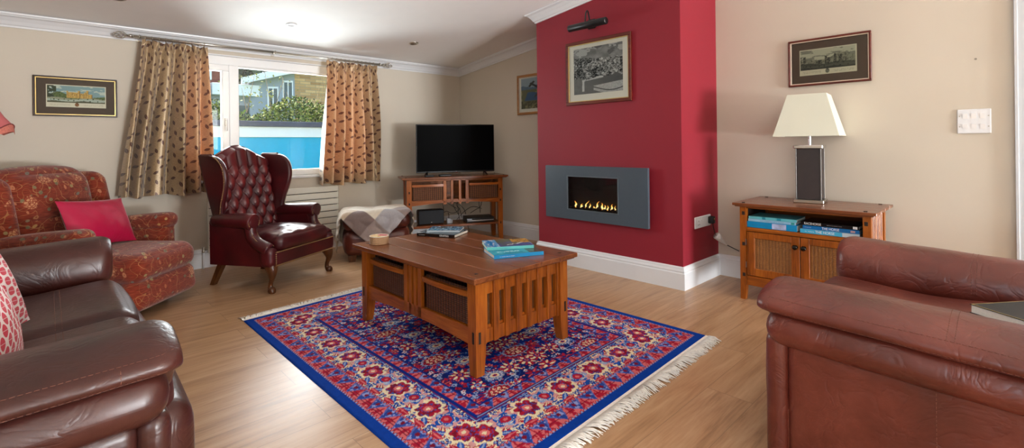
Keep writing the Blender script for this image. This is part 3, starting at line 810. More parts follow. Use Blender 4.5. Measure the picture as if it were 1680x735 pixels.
# ------------------------------------------------------------------ curtains
def mat_curtain():
    m=bpy.data.materials.new('bronze leaf curtain'); m.use_nodes=True; nt=m.node_tree; b=nt.nodes['Principled BSDF']; o=nt.nodes['Material Output']
    uv=nd(nt,'UVMap',uv_map='cloth'); xyz=sep(nt,uv); x,y=xyz[0],xyz[1]
    base=None; msk=None
    cw,ch=.098,.092
    for k,(ox,oy) in enumerate(((0,0),(.5,.5))):
        gx=mth(nt,'ADD',mth(nt,'DIVIDE',x,cw),ox); gy=mth(nt,'ADD',mth(nt,'DIVIDE',y,ch),oy)
        ix,iy=mth(nt,'FLOOR',gx),mth(nt,'FLOOR',gy)
        wn=nd(nt,'TexWhiteNoise',out=None,noise_dimensions='3D',Vector=comb(nt,ix,iy,float(k))); rr=sep(nt,wn.outputs['Color'])
        fx=mth(nt,'MULTIPLY',mth(nt,'ADD',mth(nt,'SUBTRACT',mth(nt,'FRACT',gx),.5),mth(nt,'MULTIPLY',mth(nt,'SUBTRACT',rr[0],.5),.34)),cw)
        fy=mth(nt,'MULTIPLY',mth(nt,'ADD',mth(nt,'SUBTRACT',mth(nt,'FRACT',gy),.5),mth(nt,'MULTIPLY',mth(nt,'SUBTRACT',rr[1],.5),.34)),ch)
        ang=mth(nt,'ADD',mth(nt,'MULTIPLY',mth(nt,'GREATER_THAN',rr[2],.5),1.5),.45)
        ca,sa=mth(nt,'COSINE',ang),mth(nt,'SINE',ang)
        u=mth(nt,'ADD',mth(nt,'MULTIPLY',fx,ca),mth(nt,'MULTIPLY',fy,sa)); w=mth(nt,'SUBTRACT',mth(nt,'MULTIPLY',fy,ca),mth(nt,'MULTIPLY',fx,sa))
        # pointed leaf: |w| < b(1-(u/a)^2)
        t=mth(nt,'DIVIDE',u,.024); lim=mth(nt,'MULTIPLY',mth(nt,'SUBTRACT',1.,mth(nt,'MULTIPLY',t,t)),.0112)
        mk=step(nt,mth(nt,'SUBTRACT',lim,mth(nt,'ABSOLUTE',w)),0.,.0012)
        vein=step(nt,mth(nt,'ABSOLUTE',w),.0003,.0011)
        mk=mth(nt,'MULTIPLY',mk,mth(nt,'ADD',mth(nt,'MULTIPLY',vein,.6),.4))
        msk=mk if msk is None else mth(nt,'MAXIMUM',msk,mk)
    weave=nd(nt,'TexNoise',Vector=comb(nt,mth(nt,'MULTIPLY',x,60.),mth(nt,'MULTIPLY',y,420.)),Scale=1.,Detail=2.)
    g=ramp(nt,weave,[(.3,C(158,132,98)),(.7,C(206,180,142))])
    col=mix(nt,msk,g,C(84,48,40))
    b.inputs['Roughness'].default_value=.34; b.inputs['Metallic'].default_value=.22; nt.links.new(col,b.inputs['Base Color']); b.inputs['Specular IOR Level'].default_value=.6; b.inputs['Sheen Weight'].default_value=.3
    nt.links.new(bump(nt,weave,.35,.002),b.inputs['Normal'])
    tl=nt.nodes.new('ShaderNodeBsdfTranslucent'); nt.links.new(mix(nt,1.,col,(.95,.42,.30,1),'MULTIPLY'),tl.inputs[0])
    mx=nt.nodes.new('ShaderNodeMixShader'); mx.inputs[0].default_value=.13; nt.links.new(b.outputs[0],mx.inputs[1]); nt.links.new(tl.outputs[0],mx.inputs[2]); nt.links.new(mx.outputs[0],o.inputs[0]); return m
M_curt=mat_curtain()
def curtain(label,xt0,xt1,xb0,xb1,ztop,zbot,folds,seed,yc):
    nu,nv=folds*26,70; rg=random.Random(seed); rows=[];uvs=[]
    ph=[rg.uniform(-.35,.35) for _ in range(folds+2)]; am=[rg.uniform(.75,1.25) for _ in range(folds+2)]
    cw=(xb1-xb0)*1.75
    for j in range(nv+1):
        v=j/nv; row=[]
        z=ztop+.052-(ztop+.052-zbot)*v
        s=sm(v*1.05)*.35+v*.65
        x0=xt0+(xb0-xt0)*s; x1=xt1+(xb1-xt1)*s
        for i in range(nu+1):
            u=i/nu; f=u*folds; k=int(min(folds-1,f)); a=am[k]*(1-(f-k))+am[k+1]*(f-k); p=ph[k]*(1-(f-k))+ph[k+1]*(f-k)
            A=(.020+.054*min(1,v*1.8))*a
            g=2*PI*(f+p*v)
            y=yc-A*cos(g)-.012*sin(2.3*g+seed)*v
            x=x0+(x1-x0)*u+ .012*sin(g*1.0+.6)*min(1,v*2)
            if v<.05:   # ruffled heading above the tape
                t=1-v/.05; y+= .018*sin(2.4*g+1.3)*t-.008; x+=.010*sin(2*g)*t
            if .03<v<.085: y+=.012*(1-abs(v-.058)/.028)
            zz=z+.006*sin(g*.5+seed)*v*v*2+(.010*sin(2.4*g+.5)*(1-v/.05) if v<.05 else 0)
            row.append((x,y,zz)); uvs.append((u*cw,(1-v)*(ztop-zbot)))
        rows.append(row)
    m=MB(); m.grid(rows,True); o=m.build('curtain',M_curt,normals=False)
    ul=o.data.uv_layers.new(name='cloth'); li=[0]*len(o.data.loops); o.data.loops.foreach_get('vertex_index',li)
    fl=np.array(uvs)[np.array(li)].ravel(); ul.data.foreach_set('uv',fl.astype(np.float32))
    tag(o,label,'curtain','curtains on the rod over the window')
    for k in range(folds*2):     # rings that carry the heading
        x=xt0+(xt1-xt0)*(k+.5)/(folds*2)
        r=MB(); r.tube([(x,yc+.0192*cos(g),ROD_Z-.004+.0192*sin(g)) for g in np.linspace(0,2*PI,13)[:-1]],.0022,5,True); r.tube([(x,yc,ROD_Z-.0225),(x,yc+.003,ROD_Z-.04)],.0018,5); r.build('curtain_ring',M_chrome,o)
    return o
YROD=W-.095; ROD_Z=2.008
curtain('bronze leaf patterned curtain left of the window, nearest the castle picture',.575,1.045,.42,1.07,ROD_Z-.080,.685,5,1,YROD)
curtain('bronze leaf patterned curtain right of the window, glowing where sunlight comes through',2.12,2.69,2.03,2.765,ROD_Z-.080,.685,6,5,YROD)
def rod():
    T=thing('curtain_rod','brushed nickel curtain rod with cage finials above the window','curtain rod',(0,0,0))
    m=MB(); m.tube([(.515,YROD,ROD_Z),(1.6,YROD,ROD_Z)],.0125,14); m.tube([(1.6,YROD,ROD_Z),(2.78,YROD,ROD_Z)],.0105,14); m.build('pole',M_chrome,T)
    for sg,x in ((-1,.515),(1,2.78)):
        f=MB(); f.lathe([(1e-4,-.0),(.014,.0),(.014,.02),(.009,.026),(.009,.034)],n=14)
        f.V=[(x+sg*v[2],YROD+v[0],ROD_Z+v[1]) for v in f.V]
        L=.085
        for k in range(6):
            path=[(x+sg*(.034+L*t),YROD+.030*sin(PI*t)**.8*cos(2*PI*k/6+2.2*t),ROD_Z+.030*sin(PI*t)**.8*sin(2*PI*k/6+2.2*t)) for t in np.linspace(0.001,.999,14)]
            f.tube(path,.003,6)
        f.sphere((x+sg*(.034+L),YROD,ROD_Z),.007,8)
        f.build('finial',M_chrome,T)
    for x in (.56,1.62,2.74):
        b=MB(); b.cyl((x,W,ROD_Z),(x,W-.012,ROD_Z),.026); b.tube([(x,W-.01,ROD_Z),(x,YROD,ROD_Z-.004)],.008,10); b.tube([(x,YROD+.016*cos(g),ROD_Z+.016*sin(g)) for g in np.linspace(0,2*PI,13)[:-1]],.004,6,True); b.build('bracket',M_chrome,T)
rod()
# ------------------------------------------------------------------ mission style wooden furniture
WD=(C(88,38,6),C(154,80,20),C(190,112,38))        # honey brown sides
WT=(C(88,44,20),C(124,68,36),C(146,86,50))        # darker, worn tops
M_wz=wood('honey pine upright',WD[0],WD[1],WD[2],'z'); M_wx=wood('honey pine rail',WD[0],WD[1],WD[2],'x'); M_wy=wood('honey pine long rail',WD[0],WD[1],WD[2],'y')
M_tx=wood('dark pine top crosswise',WT[0],WT[1],WT[2],'x',.27,coat=.25); M_ty=wood('dark pine top lengthwise',WT[0],WT[1],WT[2],'y',.27,coat=.25)
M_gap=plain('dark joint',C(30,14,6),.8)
def wicker(name,dark,mid,light,cw=.016,ch=.0075,pl='xz',off=0.):
    m,nt,p=newmat(name); xyz=sep(nt,coords(nt)); u=mth(nt,'ADD',xyz[0],xyz[1]) if pl=='xz' else xyz[0]; w=xyz[2]
    r=mth(nt,'FLOOR',mth(nt,'DIVIDE',w,ch)); uu=mth(nt,'ADD',mth(nt,'DIVIDE',u,cw),mth(nt,'MULTIPLY',r,off))
    a=mth(nt,'ABSOLUTE',mth(nt,'SINE',mth(nt,'MULTIPLY',uu,PI))); b=mth(nt,'ABSOLUTE',mth(nt,'SINE',mth(nt,'MULTIPLY',mth(nt,'DIVIDE',w,ch),PI)))
    h=mth(nt,'MULTIPLY',mth(nt,'POWER',a,.5),mth(nt,'POWER',b,.6))
    n=nd(nt,'TexNoise',Vector=coords(nt),Scale=45.,Detail=2.)
    k=mth(nt,'ADD',mth(nt,'MULTIPLY',h,.75),mth(nt,'MULTIPLY',n,.25))
    p(Base_Color=ramp(nt,k,[(.2,dark),(.55,mid),(.95,light)]),Roughness=.5,Specular_IOR_Level=.4,Normal=bump(nt,h,.8,.004)); return m
M_wick=wicker('dark wicker',C(24,11,7),C(72,40,26),C(124,78,52),.022,.0095)
M_ratt=wicker('golden rattan weave',C(104,62,26),C(146,94,46),C(172,118,64),.020,.0062); M_rattd=wicker('brown rattan weave',C(52,30,14),C(98,62,32),C(136,92,54),.012,.006)
M_wickl=wicker('mid brown wicker',C(40,18,8),C(92,52,28),C(140,90,54),.022,.0095)
def foot_leg(mb,x,y,sx,sy,w,h,fz=.13):
    """square leg whose two inner faces curve in towards the foot"""
    P=[]
    for z in (0,.02,.05,.08,.105,fz,h):
        t=max(0,1-z/fz); k=.22*t**1.3; e=w*(1-k)
        xa,xb=(x,x+sx*e); ya,yb=(y,y+sy*e)
        q=[(xa,ya,z),(xb,ya,z),(xb,yb,z),(xa,yb,z)]
        if sx*sy<0: q=q[::-1]
        P.append(q)
    V=[p for r in P for p in r]; F=[(3,2,1,0)]
    for i in range(len(P)-1):
        for k in range(4): F.append((i*4+k,i*4+(k+1)%4,i*4+4+(k+1)%4,i*4+4+k))
    n=(len(P)-1)*4; F.append((n,n+1,n+2,n+3)); mb.add(V,F)
def plank_top(x0,x1,y0,y1,z0,z1,n,axis,under=.012):
    """bevelled board top with open V joints"""
    m=MB()
    for k in range(n):
        if axis=='y': a=x0+(x1-x0)*k/n; b=x0+(x1-x0)*(k+1)/n; m.box(a+.0008,b-.0008,y0,y1,z0+.004,z1,.0025)
        else: a=y0+(y1-y0)*k/n; b=y0+(y1-y0)*(k+1)/n; m.box(x0,x1,a+.0008,b-.0008,z0+.004,z1,.0025)
    m.box(x0+under,x1-under,y0+under,y1-under,z0-.004,z0+.006,.003); return m
def basket_mesh(w,d,h):
    m=MB(); t=.012
    m.box(-w/2,w/2,-d/2,-d/2+t,0,h,.004); m.box(-w/2,w/2,d/2-t,d/2,0,h,.004); m.box(-w/2,-w/2+t,-d/2+t,d/2-t,0,h,.004); m.box(w/2-t,w/2,-d/2+t,d/2-t,0,h,.004); m.box(-w/2+t,w/2-t,-d/2+t,d/2-t,0,t,0); return m
def basket(w,d,h,mat,railz,over=.02):
    """wicker basket with a wooden front rail; front is local -y"""
    T=bpy.data.objects.new('wicker_basket',None); COL.objects.link(T)
    basket_mesh(w,d,h).build('woven_body',mat,T)
    r=MB(); n=12; P=[]
    pts=[(-w/2-over,.0)]+[(-w/2-over+ (w+2*over)*i/n, -.014-.010*sin(PI*i/n)) for i in range(n+1)]+[(w/2+over,.0)]
    r.prism([(p[0],p[1]-d/2+.004) for p in pts],lambda u,v,q:(u,v,q),railz,railz+.026); r.build('front_rail',M_wx,T)
    return T
# ---- coffee table (centre; long axis along y)
TX,TY=1.4066+.33,1.7242+.5475; TZ=.477
def coffee_table():
    T=thing('coffee_table','mission style wooden coffee table with wicker baskets, standing on the blue rug','coffee table',(TX,TY,.0088),R(.47))
    H=TZ-.0088; a,b=.33,.5475; o=.042; lw=.06; zt=H-.027
    plank_top(-a-o,a+o,-b-o,b+o,zt,H,5,'y').build('tabletop',M_ty,T)
    for sx in (-1,1):
        for sy in (-1,1):
            g=MB(); foot_leg(g,sx*a,sy*b,-sx,-sy,lw,zt); L=g.build('leg',M_wz,T)
    for sx in (-1,1):        # long sides: rail, centre slats, pegs
        x=sx*(a-.012)
        r=MB(); arch=[(-b+lw,.135),(-b+lw,.215),(b-lw,.215),(b-lw,.135)]+[(v,.135+.022*cos(v/(b-lw)*PI/2)) for v in np.linspace(b-lw-.03,-b+lw+.03,16)]
        r.prism(arch,lambda u,v,d:(d,u,v),x-sx*.022,x); r.build('side_rail',M_wy,T)
        r=MB(); r.box(x-sx*.02,x,-b+lw,b-lw,zt-.018,zt,.001); r.build('top_rail',M_wy,T)
        for y in (-.0675,-.0225,.0225,.0675):
            s=MB(); w=.012 if abs(y)<.05 else .017; s.box(x-sx*.022,x,y-w,y+w,.16,zt-.002,.0015); s.build('centre_slat',M_wz,T)
        pg=Multi()
        for sy in (-1,1): pg.box(sx*(a+.0012),sx*(a-.01),sy*(b-.022)-.007,sy*(b-.022)+.007,.15,.205,.0008)
        pg.build('joint_peg',M_gap,T)
    for sy in (-1,1):        # short sides: board with rattan windows behind raised slats
        y=sy*(b-.024); n=7; span=2*(a-lw); step=span/n
        p=MB(); yq=y+sy*.005
        for k in range(n):
            x0=-a+lw+step*k; cx=x0+step*.5+.004; wn=.0155
            p.box(x0+.017,cx-wn,y-sy*.014,yq,.135,zt,0); p.box(cx+wn,x0+step-.0155,y-sy*.014,yq,.135,zt,0)
            p.box(cx-wn,cx+wn,y-sy*.014,yq,.135,.20,0); p.box(cx-wn,cx+wn,y-sy*.014,yq,.365,zt,0)
        P=p.build('end_panel',M_wz,T)
        q=MB(); q.box(-a+lw,a-lw,y-sy*.018,y-sy*.0145,.15,.39,0); q.build('rattan_inset',M_rattd,P); q=MB(); q.box(-a+lw,a-lw,y-sy*.024,y-sy*.0185,.138,zt,0); q.build('shade_backing',M_gap,P)  # dark sheet behind the slits stands in for their shade
        for k in range(n+1):
            x=-a+lw+step*k; 
            s=MB(); s.box(x-.0145,x+.0145,y-sy*.014,y+sy*.014,.134,zt-.003,.002); s.build('end_slat',M_wz,T)
        pg=Multi()
        for sx in (-1,1): pg.box(sx*(a-.022)-.007,sx*(a-.022)+.007,sy*(b+.0012),sy*(b-.01),.15,.205,.0008)
        pg.build('joint_peg',M_gap,T)
    c=MB(); c.box(-a+.03,a-.03,-b+.03,b-.03,.20,.212,0); c.box(-.004,.004,-b+.03,b-.03,.212,zt-.002,0); c.build('inner_shelf',M_wy,T)
    pg=Multi()
    for sx in (-1,1):
        for sy in (-1,1): pg.box(sx*(a-.03)-.009,sx*(a-.03)+.009,sy*(b-.03)-.009,sy*(b-.03)+.009,H-.002,H+.0012,.0006)
    pg.build('top_peg',M_gap,T)
    return T
coffee_table()
bk0=None
for i,(sx,yy,lab) in enumerate(((-1,-.285,'dark wicker basket in the near bay of the coffee table, facing the dark sofa'),(-1,.285,'dark wicker basket in the far bay of the coffee table, facing the dark sofa'))):
    B=basket(.345,.28,.175,M_wick,.138,.018)
    B.location=(TX+sx*.165,TY+yy,.2265); B.rotation_euler=(0,0,R(-90))
    tag(B,lab,'basket','wicker baskets in the coffee table')
# ---- television console
CX,CY,CTH=3.310,4.415,R(-24.8); CZ=.738
def console():
    T=thing('television_console','wooden television console with two wicker baskets, set across the room corner','console table',(CX,CY,0),CTH)
    a,b=.535,.165; lw=.052; zt=CZ-.024
    plank_top(-.59,.59,-.21,.21,zt,CZ,3,'x').build('console_top',M_tx,T)
    for sx in (-1,1):
        for sy in (-1,1):
            g=MB(); foot_leg(g,sx*a,sy*b,-sx,-sy,lw,zt); g.build('leg',M_wz,T)
    zl=.475
    for sy in (-1,1):
        y=sy*(b-.008); r=MB()
        arch=[(-a+lw,zl-.045),(-a+lw,zl),(a-lw,zl),(a-lw,zl-.045)]+[(v,zl-.045+.025*cos(v/(a-lw)*PI/2)) for v in np.linspace(a-lw-.03,-a+lw+.03,18)]
        r.prism(arch,lambda u,v,d:(u,d,v),y-sy*.022,y); r.build('apron',M_wx,T)
        r=MB(); r.box(-a+lw,a-lw,y-sy*.02,y,zt-.022,zt,.001); r.build('top_rail',M_wx,T)
        if sy<0:
            for x in (-.125,-.045,.045,.125):
                s=MB(); w=.018 if abs(x)>.1 else .014; s.box(x-w,x+w,y,y+.022,zl-.04,zt-.004,.0015); s.build('centre_slat',M_wz,T)
    for sx in (-1,1):
        s=MB(); s.box(sx*(a-.03),sx*(a-.012),-b+lw,b-lw,zl-.03,zt,.001); s.build('side_panel',M_wz,T)
    s=MB(); s.box(-a+.02,a-.02,-b+.02,b-.02,zl,zl+.012,0); s.build('basket_shelf',M_wx,T)
    s=MB(); s.box(-a+.02,a-.02,-b+.005,b-.005,.185,.210,.003); s.build('lower_shelf',M_tx,T)
    bk=MB(); bk.box(-a+.02,a-.02,b-.03,b-.02,zl,zt,0); bk.build('back_panel',M_wx,T)
    pg=Multi()
    for sx in (-1,1):
        for sy in (-1,1): pg.box(sx*.545-.008,sx*.545+.008,sy*.175-.006,sy*.175+.006,CZ-.002,CZ+.004,.001)
        for z in (.20,zl-.02,zl+.10): pg.box(sx*(a-.026)-.007,sx*(a-.026)+.007,-b-.001,-b+.01,z-.012,z+.012,.001)
    pg.build('joint_peg',M_gap,T)
    return T
console()
def on(cx,cy,th,u,v,z=0): return (cx+u*cos(th)-v*sin(th),cy+u*sin(th)+v*cos(th),z)
for u,lab in ((-.312,'brown wicker basket in the left bay of the television console'),(.312,'brown wicker basket in the right bay of the television console')):
    B=basket(.325,.27,.155,M_wickl,.145,.006); B.location=on(CX,CY,CTH,u,-.031,.4885); B.rotation_euler=(0,0,CTH); tag(B,lab,'basket','wicker baskets in the television console')
# television
M_screen=plain('switched off screen',C(2,2,3),.5,vary=.0,spec=.04)
def tv():
    T=thing('television','black flat screen television standing on the corner console','television',on(CX,CY,CTH,.045,.03,CZ),CTH)
    m=MB(); m.box(-.452,.452,-.012,.012,.034,.578,.004); m.box(-.25,.25,.012,.055,.08,.42,.012); C_=m.build('cabinet',M_black,T)
    s=MB(); s.box(-.443,.443,-.0135,-.010,.050,.570,0); s.build('screen',M_screen,T)
    for sx in (-1,1):
        f=MB(); x=sx*.33
        for d in (-.09,.09):
            f.tube([(x,0,.045),(x+sx*.006,d*.35,.026),(x+sx*.012,d*.8,.009),(x+sx*.014,d,.0055)],[.010,.009,.007,.0055],8)
        f.build('stand_foot',M_black,T)
    l=MB(); l.box(-.012,.012,-.016,-.012,.029,.037,.001); l.build('logo_plate',plain('red standby light plate',C(120,16,20),.4),T)
    text('logo','LG',.010,plain('grey lettering',C(170,170,170),.4),T,(-.006,-.0145,.043),(PI/2,0,0))
    return T
tv()
# things on the console
def box_thing(name,label,cat,loc,rz,parts,group=None):
    T=thing(name,label,cat,loc,rz,group)
    for pn,mb,mt in parts: mb.build(pn,mt,T)
    return T
m=MB(); m.pbox((0,0,.009),(.10,.045,.016),.007,8); k=MB(); k.box(-.03,.03,-.012,.012,.016,.0185,.001)
box_thing('remote_control','small black remote control at the left under the television','remote control',on(CX,CY,CTH,-.29,-.13,CZ),CTH+.15,[('body',m,M_black),('keys',k,plain('grey keys',C(60,60,62),.5))])
m=MB(); m.pbox((0,0,.011),(.14,.06,.020),.008,8); k=MB(); k.box(-.05,.05,-.031,-.029,.008,.013,.0)
box_thing('signal_box','flat black signal box under the middle of the television','signal box',on(CX,CY,CTH,-.11,-.10,CZ),CTH,[('body',m,M_black),('light_strip',k,plain('grey strip',C(90,92,95),.3))])
# lower shelf: speaker, set-top box, adaptor, cables
M_cloth=plain('charcoal speaker cloth',C(38,40,44),.85,vary=.1,scale=120.)
m=MB(); m.pbox((0,0,.082),(.29,.12,.16),.018,8); f=MB(); f.box(-.137,.137,-.0625,-.058,.010,.152,.002); k=MB(); k.box(-.006,.006,-.0636,-.062,.024,.028,0)
box_thing('speaker_box','charcoal speaker box on the lower shelf of the television console','speaker',on(CX,CY,CTH,-.265,-.02,.2108),CTH+.05,[('body',m,M_black),('front_cloth',f,M_cloth),('badge',k,M_chrome)])
M_silver=plain('silver trim',C(180,180,182),.3,.6)
m=MB(); m.box(-.16,.16,-.11,.11,.0,.055,.004); f=MB(); f.prism([(-.15,.021),(-.03,.017),(.03,.017),(.15,.021),(.15,.027),(-.15,.027)],lambda u,v,d:(u,d,v),-.113,-.109); q=MB(); q.box(-.155,-.10,-.112,-.109,.034,.043,0)
box_thing('set_top_box','black set-top box with a silver stripe on the console shelf','set-top box',on(CX,CY,CTH,.285,-.025,.2108),CTH-.03,[('body',m,M_black),('silver_stripe',f,M_silver),('label_sticker',q,plain('pale sticker',C(170,176,190),.5))])
m=MB(); m.box(-.022,.022,-.02,.02,.0,.055,.004); m.box(.026,.042,-.01,.01,0,.035,.003); k=MB(); k.tube([(0,0,.055),(.005,.01,.09),(.0,.03,.11)],.004,6)
box_thing('power_adaptor','small grey power adaptor beside the charcoal speaker box','adaptor',on(CX,CY,CTH,-.065,-.05,.2108),CTH,[('body',m,plain('grey adaptor plastic',C(150,152,155),.4)),('lead',k,M_black)])
def cables():
    T=thing('cables','tangle of black cables hanging behind the television console','cables',on(CX,CY,CTH,0,.0,.21),CTH)
    paths=[[(-.13,.185,.27),(-.10,.18,.22),(-.09,.12,.16),(-.10,.08,.11),(-.115,.07,.07)],
      [(.02,.19,.28),(.03,.185,.20),(.05,.15,.13),(.09,.11,.05),(.06,.10,.012)],[(.06,.19,.28),(.09,.18,.21),(.08,.13,.15),(.085,.10,.06),(.09,.09,.012)],
      [(.14,.19,.28),(.10,.18,.22),(.07,.14,.17),(.10,.11,.12),(.12,.10,.03)],[(.05,.18,.20),(.10,.13,.18),(.12,.11,.16),(.15,.1,.12),(.17,.11,.065)],
      [(-.10,.08,.10),(-.06,.08,.115),(0,.09,.09),(.06,.10,.10),(.10,.11,.14)],[(.10,.10,.05),(.15,.10,.10),(.24,.095,.15),(.33,.10,.13),(.34,.10,.075)],
      [(.36,.19,.28),(.35,.18,.2),(.34,.13,.14),(.36,.10,.12)],[(.44,.19,.27),(.39,.18,.2),(.35,.13,.14),(.28,.10,.11),(.22,.10,.075)],[(-.06,.19,.28),(-.04,.185,.24),(-.03,.16,.20),(.01,.12,.17),(.06,.10,.14)]]
    for p in paths: c=MB(); c.tube(catmull(p,8),.0032,6); c.build('cable',M_black,T)
    c=MB(); c.tube(catmull([(-.1,.0,-.2),(.05,.05,-.205),(.2,.0,-.2),(.33,.06,-.2),(.42,-.02,-.205)],8),.0035,6); c.tube(catmull([(.18,.185,.03),(.22,.18,-.12),(.20,.06,-.2)],8),.003,6); c.build('cable',M_black,T)
cables()
# ---- cabinet by the right wall (front faces -x); local -y is its front
KX0,KX1,KY0,KY1,KZ=3.395,3.93,.551,1.357,.662
KC=((KX0+KX1)/2,(KY0+KY1)/2)
def cabinet():
    T=thing('cabinet','honey pine cabinet with rattan doors against the right wall','cabinet',(KC[0],KC[1],0),R(-90))
    w=(KY1-KY0)/2; d=(KX1-KX0)/2; a,b=w-.034,d-.045; lw=.040; zt=KZ-.022
    # narrow bevelled top: wide boards run along the cabinet
    plank_top(-w,w,-d,d,zt,KZ,4,'x').build('cabinet_top',M_tx,T)
    for sx in (-1,1):
        for sy in (-1,1):
            g=MB(); foot_leg(g,sx*a,sy*b,-sx,-sy,lw,zt,.12); g.build('leg',M_wz,T)
    zs=.495; y=-b+.006
    s=MB(); s.box(-a+lw,a-lw,y,b-.02,zs-.026,zs,.002); s.build('open_shelf',M_wx,T)
    r=MB(); r.box(-a+lw,a-lw,y,y+.022,zt-.016,zt,.001); r.build('top_rail',M_wx,T)
    r=MB(); r.box(-a+lw,a-lw,y,y+.022,.10,.165,.002); r.build('bottom_rail',M_wx,T)
    s=MB(); s.box(-a+.02,a-.02,y+.02,b-.01,.12,.135,0); s.build('floor_panel',M_wx,T)
    s=MB(); s.box(-a+.01,a-.01,b-.02,b-.008,.12,zt,0); s.build('back_panel',M_wx,T)
    iw=(a-lw)
    for sx in (-1,1):
        D=MB(); x0,x1=(.002,iw-.003) if sx>0 else (-iw+.003,-.002); z0,z1=.170,zs-.030; f=.05; yy=y-.004
        D.box(x0,x0+f,yy,yy+.02,z0,z1,.002); D.box(x1-f,x1,yy,yy+.02,z0,z1,.002); D.box(x0+f,x1-f,yy,yy+.02,z0,z0+f,.002); D.box(x0+f,x1-f,yy,yy+.02,z1-f*.8,z1,.002)
        DD=D.build('door',M_wz,T)
        q=MB(); q.box(x0+f-.004,x1-f+.004,yy+.008,yy+.014,z0+f-.004,z1-f*.8+.004,0); q.build('rattan_panel',M_ratt,DD)
        k=MB(); kx=sx*.024; kz=z1-.062
        k.V=[]; k.lathe([(.011,0),(.011,.004),(.005,.008),(.005,.016),(.013,.022),(.016,.029),(.012,.036),(1e-4,.039)],n=18)
        k.V=[(kx+v[0],yy-v[2],kz+v[1]) for v in k.V]; k.build('knob',plain('dark bronze knob',C(40,36,32),.25,.9,vary=.2) if sx<0 else bpy.data.materials['dark bronze knob'],DD)
        h=Multi(); h.box(sx*(iw-.002),sx*(iw+.004),yy-.003,yy+.004,z0+.05,z0+.09,0); h.box(sx*(iw-.002),sx*(iw+.004),yy-.003,yy+.004,z1-.09,z1-.05,0); h.build('hinge',M_chrome,DD)
        # slatted side
        for k_ in range(8):
            v=-b+lw+(2*b-2*lw)*(k_+.5)/8; s=MB(); s.box(sx*(a-.006),sx*(a-.022),v-.011,v+.011,.13,zt,.002); s.build('side_slat',M_wz,T)
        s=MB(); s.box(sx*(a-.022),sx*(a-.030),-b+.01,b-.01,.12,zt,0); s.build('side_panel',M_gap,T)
    pg=Multi()
    for sx in (-1,1):
        for sy in (-1,1): pg.box(sx*(w-.06)-.009,sx*(w-.06)+.009,sy*(d-.045)-.006,sy*(d-.045)+.006,KZ-.002,KZ+.004,.001)
        for z in (.17,.38,zt-.05): pg.box(sx*(a-.024)-.009,sx*(a-.024)+.009,-b-.0012,-b+.01,z-.012,z+.012,.001)
    pg.build('joint_peg',M_gap,T)
cabinet()
# ---- table lamp
def lamp():
    T=thing('table_lamp','table lamp with a cream square shade and dark block base on the cabinet','table lamp',(3.745,.972,KZ+.0006),R(6))
    b=MB(); b.box(-.088,.088,-.088,.088,0,.022,.003); b.build('base_plate',M_chrome,T)
    M_blk=plain('dark brown leather block',C(44,36,36),.45,vary=.1,scale=30.,bmp=.05)
    b=MB(); b.box(-.072,.072,-.072,.072,.022,.365,.003); b.build('base_block',M_blk,T)
    b=Multi()
    for sx in (-1,1):
        for sy in (-1,1): b.box(sx*.069,sx*.0745,sy*.069,sy*.0745,.02,.367,.001)
    b.build('corner_strip',plain('dull steel strip',C(112,108,104),.45,.8),T)
    b=MB(); b.box(-.085,.085,-.085,.085,.365,.388,.004); b.build('top_plate',M_chromed,T)
    b=MB(); b.cyl((0,0,.388),(0,0,.47),.009); b.cyl((0,0,.47),(0,0,.52),.016); b.build('stem',M_chromed,T)
    s=MB(); h0,h1,z0,z1=.188,.112,.448,.728; t=.0025
    for r,fl in ((0,False),(t,True)):
        P=[(-h0+r,-h0+r,z0),(h0-r,-h0+r,z0),(h0-r,h0-r,z0),(-h0+r,h0-r,z0),(-h1+r,-h1+r,z1),(h1-r,-h1+r,z1),(h1-r,h1-r,z1),(-h1+r,h1-r,z1)]
        s.add(P,[(0,1,5,4),(1,2,6,5),(2,3,7,6),(3,0,4,7)])
    n=8
    s.add(s.V[:],[(0,1,9,8),(1,2,10,9),(2,3,11,10),(3,0,8,11),(4,5,13,12),(5,6,14,13),(6,7,15,14),(7,4,12,15)])
    s.build('lamp_shade',plain('cream lamp shade',C(208,207,190),.85,vary=.01),T)
    b=MB()
    for k in range(4):
        g=PI/4+PI/2*k; b.tube([(.0,0,.70),(h1*1.38*cos(g),h1*1.38*sin(g),z1-.004)],.002,5)
    b.tube([(0,0,.52),(0,0,.70)],.003,6); b.build('shade_carrier',M_chrome,T)
    b=MB(); b.lathe([(1e-4,.60),(.02,.595),(.03,.57),(.022,.545),(.013,.525)],n=16); b.build('bulb',plain('white bulb glass',C(235,235,230),.3),T)
lamp()
